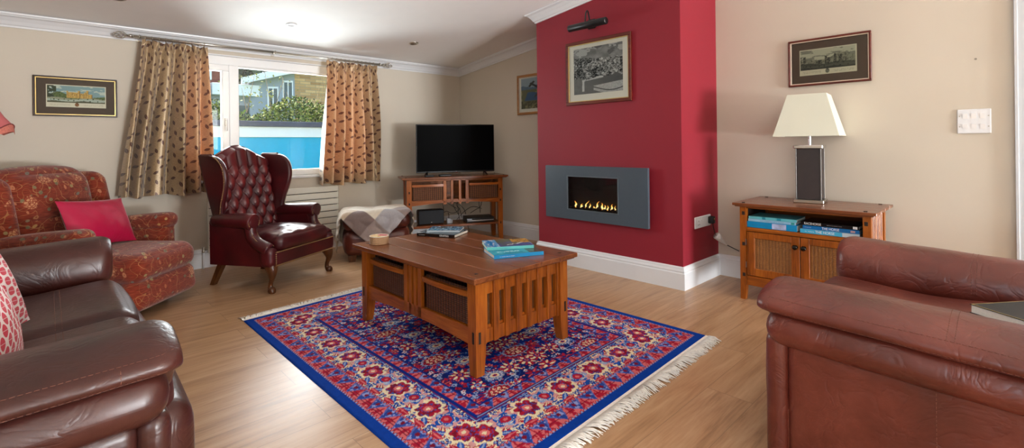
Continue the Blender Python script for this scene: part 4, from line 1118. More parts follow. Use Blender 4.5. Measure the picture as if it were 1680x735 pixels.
# ---- fringed standing lamp at the left edge
def pinklamp():
    T=thing('floor_lamp','pink fringed lamp shade at the left edge above the floral armchair','floor lamp',(-.355,4.78,0),0)
    b=MB(); b.lathe([(.13,0),(.135,.012),(.12,.025),(.03,.04),(.016,.06)],n=24); b.build('base',M_legw,T)
    b=MB(); b.cyl((0,0,.05),(0,0,1.30),.013); b.build('pole',M_legw,T)
    M_pk=plain('rose silk shade',C(206,110,112),.8,vary=.04,scale=20.)
    s=MB(); prof=[(.075,.30),(.085,.24),(.108,.17),(.145,.10),(.19,.045)]; V=[];n=64
    rows=[]
    for r,z in prof:
        rows.append([((r*(1+.035*abs(sin(4*g))*(1 if z<.2 else .4)))*cos(g),(r*(1+.035*abs(sin(4*g))))*sin(g),1.215+z-.03*(1-abs(sin(4*g)))*(z<.06)) for g in np.linspace(0,2*PI,n,endpoint=False)])
    s.grid(rows,True,False,True); s.build('lamp_shade',M_pk,T)
    f=MB(); top=rows[-1]; low=[(p[0]*1.03,p[1]*1.03,p[2]-.042-.010*abs(sin(4*i/n*2*PI))) for i,p in enumerate(top)]
    f.grid([[(p[0]*1.012,p[1]*1.012,p[2]+.003) for p in top],low],True,False,True); f.build('fringe',plain('coral fringe',C(212,124,108),.9,vary=.15,scale=90.),T)
    f=MB(); f.tube([(p[0]*1.012,p[1]*1.012,p[2]+.001) for p in top],.004,6,True); f.build('braid',plain('dark rose braid',C(140,66,66),.8),T)
    b=MB(); b.cyl((0,0,1.3),(0,0,1.46),.018)
    for k in range(3): b.tube([(0,0,1.46),(.078*cos(2.1*k),.078*sin(2.1*k),1.51)],.003,5)
    b.build('holder',M_chrome,T)
pinklamp()
# ------------------------------------------------------------------ rug: a knotted pile coloured knot by knot
def rug():
    T=thing('rug','blue and red patterned rug with cream fringes under the coffee table','rug',(0,0,0))
    A,B,Cc,D=[np.array(p) for p in ((.872,3.335),(2.605,3.465),(2.635,1.200),(.875,1.135))]   # back-left, back-right, near-right, near-left
    Wd,Ln=1.75,2.24; nx,ny=392,500
    u=np.linspace(0,1,nx+1); v=np.linspace(0,1,ny+1)
    U,V=np.meshgrid(u,v,indexing='ij')
    xx=(1-U)*(1-V)*D[0]+U*(1-V)*Cc[0]+U*V*B[0]+(1-U)*V*A[0]; yy=(1-U)*(1-V)*D[1]+U*(1-V)*Cc[1]+U*V*B[1]+(1-U)*V*A[1]
    x=(U-.5)*Wd; y=(V-.5)*Ln      # rug coordinates in metres
    navy=L3(8,38,124); blue=L3(24,76,164); sky=L3(140,162,202); red=L3(162,26,52); dred=L3(118,18,44); pink=L3(206,104,108); cream=L3(226,212,176); pale=L3(200,198,210)
    col=np.empty((nx+1,ny+1,3)); col[:]=navy
    def put(mask,c): col[mask]=c
    jit=(fbm(x*60,y*60,3,2)-.5)
    def polar(px,py,cx,cy,ax=1,ay=1): 
        a=(px-cx)/ax; b=(py-cy)/ay; return np.hypot(a,b),np.arctan2(b,a)
    def rosette(px,py,cx,cy,r,n,cs,ax=1,ay=1,ph=0,clip=None):
        rr,th=polar(px,py,cx,cy,ax,ay); near=rr<r*1.3
        if clip is not None: near&=clip
        pet=r*(.72+.28*np.abs(np.cos(th*n/2+ph)))
        for k,(f,c) in enumerate(cs): put(near&(rr<pet*f if f>.45 else near&(rr<r*f)),c)
    def leaf(px,py,cx,cy,ang,l,w,c,c2=None,clip=None):
        a=(px-cx)*cos(ang)+(py-cy)*sin(ang); b=-(px-cx)*sin(ang)+(py-cy)*cos(ang); m=(np.abs(a)<l)&(np.abs(b)<w*(1-(a/l)**2))
        if clip is not None: m&=clip
        put(m,c)
        if c2 is not None: put(m&(np.abs(b)<w*.35*(1-(a/l)**2)),c2)
    ex=Wd/2-np.abs(x); ey=Ln/2-np.abs(y); e=np.minimum(ex,ey)
    b0,b1,b2,b3,b4=.046,.142,.332,.398,.41
    # knotting is never perfectly regular: let the drawing wander a little
    wx=(fbm(x*26,y*26,61,3)-.5)*.012; wy=(fbm(x*26+9,y*26+5,67,3)-.5)*.012
    def star(px,py,cx,cy,r,n,ca,cb,core,ax=1,ay=1,ph=0.,clip=None,inner=.42):
        rr,th=polar(px,py,cx,cy,ax,ay); t=(th*n/(2*PI)+ph)%1; par=(np.floor(th*n/(2*PI)+ph)%2).astype(bool)
        tip=r*(inner+.12+(1-inner-.12)*(1-np.abs(t-.5)*2)); m=rr<tip
        if clip is not None: m&=clip
        put(m&par,ca); put(m&~par,cb)
        for f,c in core:
            k=rr<r*f
            if clip is not None: k&=clip
            put(k,c)
    def ringlet(px,py,cx,cy,r,c,ci,clip,ay=1.): 
        rr,_=polar(px,py,cx,cy,1,ay); put((rr<r)&clip,c); put((rr<r*.5)&clip,ci)
    # ---- field, mirrored about both axes
    fx=np.abs(x)+wx; fy=np.abs(y)+wy; field=e>b3
    put(field&(fbm(fx*8,fy*8,21,3)>.54),L3(12,30,98))
    rg=np.random.default_rng(5)
    def scatter(cell,frac,fn):
        gx=np.floor(fx/cell); gy=np.floor(fy/cell); tab=rg.random((64,64,4)); ii=gx.astype(int)%64; jj=gy.astype(int)%64
        lx=fx-(gx+.5)*cell-(tab[ii,jj,0]-.5)*cell*.45; ly=fy-(gy+.5)*cell-(tab[ii,jj,1]-.5)*cell*.45
        fn(lx,ly,tab[ii,jj,2],tab[ii,jj,3])
    def small(lx,ly,k,q):
        rr=np.hypot(lx,ly); th=np.arctan2(ly,lx)+q*6; pet=.6+.4*np.abs(np.cos(th*2.5))
        for lo,hi,c,ci in ((.0,.20,red,pink),(.20,.32,dred,red),(.36,.47,sky,navy),(.50,.58,pale,red),(.60,.70,blue,sky),(.72,.80,pink,dred)):
            m=field&(k>=lo)&(k<hi); put(m&(rr<.0145*pet),c); put(m&(rr<.0052),ci)
    def dots(lx,ly,k,q):
        m=field&(k<.4); 
        for a in (-.008,.008): put(m&(np.hypot(lx-a,ly)<.0058),pink); put(m&(np.hypot(lx-a,ly)<.0026),cream)
        m=field&(k>.4)&(k<.62); put(m&(np.abs(lx)<.0045)&(np.abs(ly)<.012),red); put(m&(np.abs(lx)<.012)&(np.abs(ly)<.004),red)
    for sc,sd,c in ((9,40,sky),(8,44,red),(10,47,blue)): put(field&(np.abs(fbm(fx*sc,fy*sc,sd,2)-.5)<.0075),c)
    scatter(.047,.7,dots); scatter(.036,.8,small)
    def chain(cx,cy,ang):
        for k in range(-2,3):
            a,b=cx+k*.019*cos(ang)+.006*abs(k)*sin(ang),cy+k*.019*sin(ang)-.006*abs(k)*cos(ang); u=np.abs(fx-a); v2=np.abs(fy-b); d=np.maximum(u,v2); put(field&(d<.0085),sky); put(field&(d<.0042),navy)
    AA=[(.40,red),(.32,navy),(.20,pink),(.11,dred)]
    for i in range(-1,7):
        for j in range(-1,10):
            cx,cy=i*.118+.03*((j%2)),j*.118; k=(i*2+j*3+(i*j)%2)%6; jx=.012*sin(i*7+j*3); jy=.012*cos(i*5+j*11); cx+=jx; cy+=jy
            if k in (0,3): star(fx,fy,cx,cy,.056,14,red,cream,AA,clip=field)
            elif k==1:
                star(fx,fy,cx,cy,.058,26,pale,sky,[(.62,navy),(.54,sky),(.46,cream),(.26,red),(.13,navy)],1.,.72,clip=field,inner=.62)
            elif k==2:
                for q in range(7): leaf(fx,fy,cx+.026*cos(q*.9+i),cy+.026*sin(q*.9+i),q*.9+i,.020,.009,red if q%2 else dred,pink if q%3==0 else None,field)
            elif k==4: star(fx,fy,cx,cy,.040,10,cream,red,[(.44,blue),(.3,sky),(.16,red)],clip=field); chain(cx+.05,cy+.04,.5+i)
            else:
                for q in range(3): ringlet(fx,fy,cx+.026*cos(q*2.1+j),cy+.026*sin(q*2.1+j),.0135,pale,navy if q else red,field,.8)
    # lozenge medallions
    for cx,cy,r in ((0.0,.0,.095),(.0,.47,.09),(.36,.24,.085),(.34,.70,.08)):
        star(fx,fy,cx,cy,r*1.5,20,red,dred,[],1.,.7,clip=field&(fbm(fx*30,fy*30,77,2)>.42),inner=.3)
        star(fx,fy,cx,cy,r,16,sky,sky,[(.0,red)],1.,.62,clip=field,inner=.72); star(fx,fy,cx,cy,r*.88,16,red,dred,[(.0,red)],1.,.62,clip=field,inner=.72)
        for q in range(9): ringlet(fx,fy,cx+r*.5*cos(q*.7),cy+r*.31*sin(q*.7),.0075,cream,pink,field)
        star(fx,fy,cx,cy,r*.3,8,cream,pink,[(.3,dred)],clip=field)
    # ---- border bands: s runs along the band, d across it
    hor=ey<ex; s_=np.where(hor,x+wx,y+wy); d=e
    def zig(lo,hi,per,ca,cb,cc):
        m=(d>=lo)&(d<hi); t=(d-lo)/(hi-lo); z=np.abs(((s_/per)%1)-.5)*2
        put(m,ca); put(m&(t<z),cb); put(m&(np.abs(t-z)<.2),cc)
    put(e<=b3,navy); put(e<b0,L3(8,58,150))
    zig(b0,b0+.014,.020,pink,L3(150,160,206),dred)
    def guard(lo,hi,per):
        m=(d>=lo)&(d<hi); put(m,L3(84,100,172)); q=((s_/per)%1)-.5; c=(d-lo)/(hi-lo); n2=fbm(s_*70,d*70,81,2)
        tri=np.abs(q)<.44*(1-c)+.04; put(m&tri,pink); put(m&tri&(n2>.56),red); put(m&(np.abs(q)<.12*(1-c)),red)
        put(m&tri&(np.abs(np.sin(c*14))<.25),dred)
        q2=(((s_/per)+.5)%1)-.5; t2=np.abs(q2)<.34*c; put(m&t2,L3(40,66,146)); put(m&t2&(n2>.55),L3(140,150,204)); put(m&(np.hypot(q2*per,(c-.74)*(hi-lo))<.011),dred)
    guard(b0+.014,b1-.016,.100)
    zig(b1-.016,b1,.020,pink,L3(120,130,190),dred)
    # main border on a cream ground
    m=(d>=b1)&(d<b2); put(m,cream)
    per=.235; mid=(b1+b2)/2; dd=d-mid+wy*.8
    n3=fbm(s_*42,dd*42,91,3); put(m&(n3>.655),blue); put(m&(n3<.315),red); put(m&(np.abs(n3-.5)<.012),sky)
    ss=((s_/per)%1-.5)*per; s2=(((s_/per)+.5)%1-.5)*per; s4=(((s_/per*2)+.5)%1-.5)*per/2
    put(m&(np.abs(dd-.05*np.cos(2*PI*s_/per))<.005),dred); put(m&(np.abs(dd+.055*np.cos(2*PI*s_/per))<.005),blue)
    for k,(ang,o,cc,c2) in enumerate(((.6,.055,blue,sky),(-.6,.058,dred,pink),(.6,-.055,red,cream),(-.6,-.060,blue,sky),(0.,.08,navy,sky),(0,-.082,red,pink))):
        leaf(np.abs(ss),dd,.058,o,ang,.040,.013,cc,c2,m); leaf(np.abs(s2),dd,.052,-o*1.1,-ang,.034,.012,blue if k%2 else red,sky if k%2 else cream,m)
    nz=fbm(s_*55,dd*55,95,2)
    rr,th=polar(ss,dd,0,0,1.,.95); flower=m&(rr<.060*(.72+.28*np.abs(np.cos(th*3.5)))); put(m&(rr<.076*(.72+.28*np.abs(np.cos(th*3.5)))),cream); put(flower,red); put(flower&(nz>.5),dred); put(flower&(np.abs(np.sin(rr*120+nz*6))<.28),blue); put(flower&(rr<.022),pink); put(flower&(rr<.010),cream)
    rr,th=polar(s2,dd,0,.006,1.,.92); flower=m&(rr<.054*(.7+.3*np.abs(np.cos(th*2.5+.5)))); put(m&(rr<.066*(.75+.25*np.abs(np.cos(th*5)))),pink if False else L3(206,150,150)); put(flower,blue); put(flower&(nz<.42),sky); put(flower&(np.abs(np.sin(rr*150+1))<.2),cream); put(flower&(rr<.024),red); put(flower&(rr<.010),pink)
    for o in (-.083,.083): 
        for a in (-.009,.009):
            for b in (-.009,.009): put(m&(np.hypot(s4-a,dd-o-b)<.0085),navy); put(m&(np.hypot(s4-a,dd-o-b)<.004),sky)
    put((d>=b2-.008)&(d<b2-.002),dred)
    put((d>=b2-.002)&(d<b2+.012),navy); put((d>=b2+.003)&(d<b2+.007),sky)
    guard(b2+.012,b3,.088)
    put((d>=b3-.005)&(d<b3+.004),navy)
    col=col*(1+.22*jit[...,None])
    hgt=.0075+.0010*(fbm(x*80,y*80,9,2)-.5); edge=e<.006; hgt=np.where(e<.001,.001,np.where(edge,.006,hgt))
    n=(nx+1)*(ny+1); co=np.stack([xx,yy,hgt],-1).reshape(-1,3)
    idx=np.arange(n).reshape(nx+1,ny+1)
    quads=np.stack([idx[:-1,:-1],idx[1:,:-1],idx[1:,1:],idx[:-1,1:]],-1).reshape(-1,4)
    me=bpy.data.meshes.new('pile'); me.vertices.add(n); me.vertices.foreach_set('co',co.ravel()); me.loops.add(quads.size); me.loops.foreach_set('vertex_index',quads.ravel().astype(np.int32))
    me.polygons.add(len(quads)); me.polygons.foreach_set('loop_start',np.arange(0,quads.size,4,dtype=np.int32)); me.update(); me.validate()
    c4=np.ones((n,4),np.float32); c4[:,:3]=np.clip(col,0,1).reshape(-1,3); a=me.color_attributes.new('paint','FLOAT_COLOR','POINT'); a.data.foreach_set('color',c4.ravel())
    o=bpy.data.objects.new('pile',me); COL.objects.link(o); me.materials.append(attrmat('rug wool',.95,.5,.0,.1,bscale=420.)); o.parent=T
    M_fr=plain('cream cotton fringe',C(232,228,220),.9,vary=.08,scale=60.)
    for P,Q,dr,lab in ((D,Cc,-1,'near'),(A,B,1,'far')):
        m=MB(); t=(Q-P)/np.linalg.norm(Q-P); nn=np.array([-t[1],t[0]])*dr
        m.grid([[(*(P+t*0-nn*.004),.006),(*(P+nn*.020),.004)],[(*(Q-nn*.004),.006),(*(Q+nn*.020),.004)]],False)
        L=np.linalg.norm(Q-P); k=0; s=.0
        while s<L:
            c=P+t*s+nn*.012; a=RNG.normal(0,.16)+.35*sin(s*13+2*sin(s*5)); ln=RNG.uniform(.06,.085); bend=RNG.normal(0,.25)
            p1=c+(nn*cos(a)+t*sin(a))*ln*.5; p2=p1+(nn*cos(a+bend)+t*sin(a+bend))*ln*.5
            m.tube([(*c,.006),(*p1,.009+RNG.uniform(0,.004)),(*p2,.003)],[.0030,.0030,.0016],4,squash=.8); s+=.0036
        m.build('fringe',M_fr,T,'cream knotted cotton fringe')
rug()

# ------------------------------------------------------------------ books
M_page=plain('book pages',C(226,222,210),.9,vary=.05,scale=200.)
def book(label,loc,rz,w,d,t,cover,group,spine=None,titles=(),coverfn=None,extras=()):
    """w along the spine, d deep, spine faces local -y"""
    T=thing('book',label,'book',loc,rz,group)
    m=MB(); b=.0022
    m.box(-w/2,w/2,-d/2,d/2,0,b,.0006); m.box(-w/2,w/2,-d/2,d/2,t-b,t,.0006); m.box(-w/2,w/2,-d/2-.0005,-d/2+b,0,t,.0008); m.build('cover',cover,T)
    p=MB(); p.box(-w/2+.003,w/2-.003,-d/2+b,d/2-.004,b,t-b,0); p.build('pages',M_page,T)
    if spine is not None:
        s=MB(); s.box(-w/2+.0004,w/2-.0004,-d/2-.0009,-d/2,.0008,t-.0008,0); s.build('spine_band',spine,T)
    if coverfn:
        g=MB(); n1,n2=90,64; g.grid([[(-w/2+w*i/n1,-d/2+d*j/n2,t+.0003) for j in range(n2+1)] for i in range(n1+1)],False); o=g.build('cover_picture',attrmat('printed cover',.25,spec=.5) if 'printed cover' not in MATS else MATS['printed cover'],T)
        paint(o,lambda co:coverfn((co[:,0]/w+.5),(co[:,1]/d+.5)))
    for body,size,x,mat,al,sx in titles: text('spine_title',body,size,mat,T,(x,-d/2-.0013,t/2),(PI/2,0,0),.0003,al,sx)
    for nm,x0,x1,z0,z1,mat in extras: e=MB(); e.box(x0,x1,-d/2-.0016,-d/2-.0004,z0,z1,0); e.build(nm,mat,T)
    return T
M_wt=plain('white print',C(240,240,240),.5,vary=0.); M_navyp=plain('navy print',C(20,50,90),.5,vary=0.)
def glossy(n,c): return plain(n,c,.22,vary=.05,scale=14.,spec=.5)
M_cyan=glossy('cyan cover',C(18,140,196)); M_teal=glossy('teal cover',C(104,190,200)); M_bluec=glossy('deep blue cover',C(22,110,176)); M_blk2=glossy('black cover',C(18,18,20)); M_ltb=glossy('pale blue cover',C(150,196,222)); M_mint=glossy('mint spine',C(110,204,200)); M_grayb=glossy('grey blue cover',C(60,68,74)); M_steel=glossy('steel blue cover',C(66,112,142))
def cov_mount(u,v):   # coast and autumn trees
    n=fbm(u*7,v*5,2); out=np.empty((len(u),3)); out[:]=L3(58,72,140)
    out[v>.55+.25*(n-.5)+.1*u]=L3(84,92,70); k=(u>.34)&(np.abs(v-.42-.3*(n-.5)-.15*np.sin(u*9))<.12); out[k]=L3(86,90,78)
    k=(np.abs(v-.32-.35*(n-.5)-.12*np.sin(u*8+1))<.03)&(u>.45); out[k]=L3(210,210,214)
    k=(u>.62)&(v>.45+.25*(fbm(u*12,v*9,5)-.5)); out[k]=L3(190,140,56); k&=fbm(u*30,v*20,8)>.55; out[k]=L3(132,96,40)
    k=(u<.28); out[k]=L3(90,150,200); k=(u<.28)&(np.abs(u-.17+.05*v)<.05); out[k]=L3(20,120,190); k=(u<.28)&(fbm(u*30,v*6,6)>.60); out[k]=L3(200,214,226)
    return out
def cov_teal(u,v):
    n=fbm(u*6,v*6,12); out=np.empty((len(u),3)); out[:]=L3(14,134,168); out[n>.58]=L3(40,160,190); out[(u>.72)&(v<.65)]=L3(70,74,72)
    k=(np.abs(v-.30)<.07)&(np.abs(u-.35)<.22)&(fbm(u*34,v*26,5)>.5); out[k]=L3(150,204,222); return out
def cov_sea(u,v):
    n=fbm(u*7,v*6,17); out=np.empty((len(u),3)); out[:]=L3(38,98,138); out[n>.52]=L3(70,126,156); k=(n>.55)&(v>.45); out[k]=L3(52,60,62); k=(fbm(u*22,v*18,9)>.62); out[k]=L3(190,206,214); return out
def cov_grey(u,v):
    n=fbm(u*7,v*6,27); out=np.empty((len(u),3)); out[:]=L3(52,70,84); out[n>.55]=L3(92,108,118); k=(fbm(u*20,v*14,19)>.60)&(u<.35); out[k]=L3(214,220,226); return out
# coffee table: two piles
zt=TZ+.0005
def put2(c,p,q):    # rz so that local x runs from p to q
    return math.atan2(q[1]-p[1],q[0]-p[0])
g='books on the coffee table'
# lower teal book: spine from near-left to right corner
pa,pb=np.array((1.690,1.905)),np.array((1.945,1.785)); a=put2(0,pa,pb); w=np.linalg.norm(pb-pa); d=.21; c=(pa+pb)/2+d/2*np.array((-sin(a),cos(a)))
book('wide cyan blue book lying under the coast cover book on the coffee table',(c[0],c[1],zt),a,w,d,.020,M_cyan,g,glossy('bright blue spine',C(30,150,214)),[('~ ~~~ ~~ ~ ~~~',.012,-.11,M_wt,'LEFT',1.)],cov_teal)
pa,pb=np.array((1.752,2.030)),np.array((1.972,1.880)); a=put2(0,pa,pb)+R(2); w=np.linalg.norm(pb-pa); d=.20; c=(pa+pb)/2+(d/2)*np.array((-sin(a),cos(a)))+np.array((-.012,-.008))
book('book with a coast and autumn trees cover lying on the wide cyan book',(c[0],c[1],zt+.0208),a,w,d,.017,M_mint,g,M_mint,[('~~~~~~ ~~~~~ ~~~~',.009,-.10,M_navyp,'LEFT',1.)],cov_mount)
pa,pb=np.array((1.775,2.775)),np.array((1.900,2.525)); a=put2(0,pa,pb); w=np.linalg.norm(pb-pa); d=.21; c=(pa+pb)/2+d/2*np.array((-sin(a),cos(a)))
book('grey book with black lettered spine at the far end of the coffee table',(c[0],c[1],zt),a,w,d,.020,M_blk2,g,M_blk2,[('GRAFFEG',.016,.03,M_wt,'LEFT',1.),('~~~~~~~',.014,-.125,M_wt,'LEFT',.8)],cov_grey)
a2=a+R(14); c2=c+np.array((.035,.012))
book('smaller blue book lying askew on the grey book on the coffee table',(c2[0],c2[1],zt+.0208),a2,.225,.16,.013,M_steel,g,glossy('pale edge',C(190,204,212)),[],cov_sea)
# cabinet shelf: spines face -x
ZS=.4958
def shelf(label,yc,z,w,t,cover,spine,titles=(),dx=0,rot=0,extras=()):
    return book(label,(3.452+.115+dx,yc,z),R(-90)+rot,w,.22,t,cover,'books on the open shelf of the cabinet',spine,titles,None,extras)
sa=plain('pale lavender picture',C(170,180,214),.4,vary=.3,scale=30.)
shelf('thick bright blue book at the bottom of the left cabinet pile',1.128,ZS,.306,.040,M_cyan,M_cyan,[('~~~~ ~~~~~~',.016,-.12,M_navyp,'LEFT',1.)],0,.0,[('spine_picture',.005,.09,.002,.038,sa)])
shelf('thin pale blue book in the middle of the left cabinet pile',1.132,ZS+.0405,.290,.017,M_ltb,M_ltb,[('~~~ ~~~~~~~ ~~ ~ ~~~~~',.014,-.07,M_navyp,'LEFT',.9)],.006,.02,[('spine_mark',.118,.138,.003,.015,plain('green mark',C(20,150,140),.4))])
shelf('teal book on top of the left cabinet pile',1.130,ZS+.058,.292,.017,M_teal,M_teal,[],.010,.03,[('spine_mark',-.06,-.04,.001,.016,plain('dark teal mark',C(20,130,150),.4)),('spine_mark',.03,.055,.001,.016,plain('deep teal mark',C(20,140,160),.4))])
shelf('light blue book at the bottom of the right cabinet pile',.8005,ZS,.315,.026,M_ltb,glossy('sky spine',C(70,176,216)),[('~ ~~~ THE HORSE',.022,-.13,M_wt,'LEFT',.9)],0,.0,[('spine_fade',.07,.155,.001,.025,plain('pale spine end',C(190,206,214),.4))])
shelf('deep blue white-titled book in the middle of the right cabinet pile',.795,ZS+.0265,.300,.022,M_bluec,M_bluec,[('~~~~~~~~',.010,-.14,M_wt,'LEFT',.8),('THE HORSE',.021,-.045,M_wt,'LEFT',.85)],.008,.0,[('spine_emblem',.105,.128,.004,.016,plain('pink emblem',C(200,160,160),.5))])
shelf('black book with white lettering on top of the right cabinet pile',.800,ZS+.049,.310,.022,M_blk2,M_blk2,[('RACEHORSE',.020,-.135,M_wt,'LEFT',.85),('~~~~~ ~~~~~~~ ~~~~',.008,-.01,M_wt,'LEFT',1.),('H',.012,.137,M_blk2,'CENTER',1.)],.010,-.03,[('white_square',.126,.148,.004,.019,M_wt)])
# dark book on the near armchair
Mgold=plain('gold print',C(196,168,92),.35,.6)
DB=book('dark green book with gold lettering on the worn leather armchair seat',(2.334,-.066,.484),R(-37),.31,.22,.030,plain('black green cover',C(20,26,28),.5),None)
text('cover_title','LO',.060,Mgold,DB,(.065,.062,.0305),(0,0,R(-90)),.0003,'LEFT')
e=MB(); e.box(-.153,.153,.104,.1065,.030,.0304,0); e.box(-.153,.153,-.1065,-.104,.030,.0304,0); e.box(-.153,-.1505,-.104,.104,.030,.0304,0); e.box(.095,.0985,-.104,.104,.030,.0304,0); e.build('gold_rules',Mgold,DB)
e=MB()
for k in range(5): e.lathe([(.006,.030),(.012,.0304),(.013,.0302)],(.125,-.08+.04*k,0),10)
e.build('gold_border',Mgold,DB)
# ------------------------------------------------------------------ woven coaster box on the coffee table
def woven_box():
    T=thing('trinket_box','small round woven box with painted lid at the left corner of the coffee table','box',(1.478,2.735,TZ),0)
    b=MB(); b.lathe([(1e-4,0),(.056,0),(.058,.004),(.058,.046),(.055,.050)],n=36); b.build('woven_body',wicker('pale raffia',C(150,110,78),C(188,148,110),C(210,176,138),.007,.0055,'xz',.5),T)
    l=MB(); rows=[[(r*cos(g),r*sin(g),.050+.005*(1-(r/.056)**2)) for g in np.linspace(0,2*PI,40,endpoint=False)] for r in np.linspace(.0005,.056,16)]
    l.grid(rows,True,False,True); o=l.build('painted_lid',attrmat('painted lid',.5),T)
    def f(co):
        out=np.empty((len(co),3)); out[:]=L3(232,206,150); n=fbm(co[:,0]*60+9,co[:,1]*60+9,4)
        out[(n>.5)]=L3(214,160,84); k=np.hypot(co[:,0]-.018,co[:,1]+.012)<.032; out[k]=L3(214,150,150); k=np.hypot(co[:,0]-.02,co[:,1]+.014)<.022; out[k&(n>.45)]=L3(176,44,66); return out
    paint(o,f)
    r=MB(); r.tube([(.057*cos(g),.057*sin(g),.049) for g in np.linspace(0,2*PI,40,endpoint=False)],.0022,6,True); r.build('rim',M_page,T)
woven_box()
M_pglass=glassmat('low reflection picture glass',1.10)
# ------------------------------------------------------------------ pictures: local x right, z up, front is -y, hung at the centre
def picture(label,loc,rz,w,h,frame,fw,slip,mount,pw,ph,pcx,pcz,fn,tilt=0,n=(150,70)):
    T=thing('framed_picture',label,'picture',loc,rz); T.rotation_euler=(0,tilt,rz)
    def ring(x0,x1,z0,z1,f,ya,yb,b=.002):
        m=MB()
        for (a,c,d,e) in ((x0,x1,z1-f,z1),(x0,x1,z0,z0+f),(x0,x0+f,z0+f,z1-f),(x1-f,x1,z0+f,z1-f)): m.box(a,c,ya,yb,d,e,b)
        return m
    ring(-w/2,w/2,-h/2,h/2,fw,-.020,0.,.003).build('frame',frame,T)
    ring(-w/2+fw,w/2-fw,-h/2+fw,h/2-fw,.007,-.014,-.004,.0015).build('slip',slip,T)
    m=MB(); m.box(-w/2+fw,w/2-fw,-.006,-.002,-h/2+fw,h/2-fw,0); m.build('mount',mount,T)
    g=MB(); g.grid([[(pcx-pw/2+pw*i/n[0],-.0066,pcz-ph/2+ph*j/n[1]) for j in range(n[1]+1)] for i in range(n[0]+1)],False); o=g.build('print',MATS.get('printed sheet') or attrmat('printed sheet',.6),T)
    paint(o,lambda co:fn((co[:,0]-pcx)/pw+.5,(co[:,2]-pcz)/ph+.5))
    g=MB(); g.box(-w/2+fw+.004,w/2-fw-.004,-.0115,-.0100,-h/2+fw+.004,h/2-fw-.004,0); g.build('picture_glass',M_pglass,T)
def castle(u,v,colour=True):
    n=fbm(u*14,v*8,3); f=fbm(u*70,v*40,6); out=np.empty((len(u),3)); paper=L3(214,206,184) if colour else L3(196,194,170)
    out[:]=paper
    inside=(v>.2)&(u>.02)&(u<.98)&(v<.965)
    sky=L3(132,158,160) if colour else L3(172,174,152); out[inside]=sky
    k=inside&(fbm(u*6+3,v*14,9)>.55)&(v>.6); out[k]=L3(188,196,184) if colour else L3(122,124,110)
    hill=.50+.16*np.exp(-((u-.2)/.12)**2)+.04*np.sin(u*7)
    if not colour: hill=.56+.20*np.exp(-((u-.72)/.2)**2)+.03*np.sin(u*9)
    k=inside&(v<hill); out[k]=(L3(98,112,66) if colour else L3(128,130,112))
    k&=f>.56; out[k]=L3(66,80,52) if colour else L3(90,92,80)
    k=inside&(u<.16)&(v>.22)&(n+.2*(1-u/.16)>.5); out[k]=L3(66,72,54) if colour else out[k]
    k=inside&(v<.42+.03*np.sin(u*11)); out[k]=L3(150,150,124) if colour else L3(70,72,64)
    k=inside&(v<.36+.03*np.sin(u*8+2))&(v>.26); out[k]=L3(170,178,164) if colour else L3(84,86,76)
    k=inside&(v<.27+.02*np.sin(u*13)); out[k]=L3(90,88,66) if colour else L3(60,62,56)
    if colour:
        for a,b,t in ((.33,.36,.74),(.36,.54,.68),(.52,.555,.75),(.555,.63,.64),(.62,.66,.70),(.655,.70,.78),(.70,.76,.60)):
            k=(u>a)&(u<b)&(v>.42)&(v<t+.015*(np.sin(u*400)>0)); out[k]=L3(204,166,92); k&=f>.60; out[k]=L3(160,122,66); k=(u>b-.012)&(u<b)&(v>.42)&(v<t); out[k]=L3(128,98,58)
        for a in (.42,.46,.50,.60): k=(np.abs(u-a)<.006)&(np.abs(v-.56)<.03); out[k]=L3(90,70,44)
    else:
        for a,b,t in ((.30,.33,.52),(.34,.40,.55),(.46,.50,.68),(.50,.55,.62),(.62,.655,.74),(.70,.76,.70),(.80,.84,.56)):
            k=(u>a)&(u<b)&(v>.40)&(v<t+.02*(f-.5)); out[k]=L3(58,60,54); k&=f>.58; out[k]=L3(112,112,98)
        k=(u<.12)&(v>.3)&(v<.72)&(fbm(u*40,v*20,12)>.55)&inside; out[k]=L3(70,72,64)
    for i in range(14):
        a=.08+.065*i; k=(np.hypot((u-a-.02*sin(i*5))*2.2,v-.34-.05*sin(i*3))<.028)&(f>.4)&inside; out[k]=L3(60,72,52) if colour else L3(52,54,50)
    k=(np.hypot((u-.5)*2.4,v-.125)<.085); out[k]=L3(150,104,64) if colour else L3(120,120,106); k&=fbm(u*80,v*40,2)>.52; out[k]=L3(96,62,44) if colour else L3(70,72,64)
    k=((v<.15)&(v>.05)&((np.abs(u-.22)<.17)|(np.abs(u-.78)<.17))&(np.mod(v*26,1)<.35)&(vnoise(u*120,np.floor(v*26),5)>.4)); out[k]=L3(176,168,148) if colour else L3(140,138,122)
    edge=(np.abs(v-.2)<.008)&inside; out[edge]=L3(90,84,70); return out
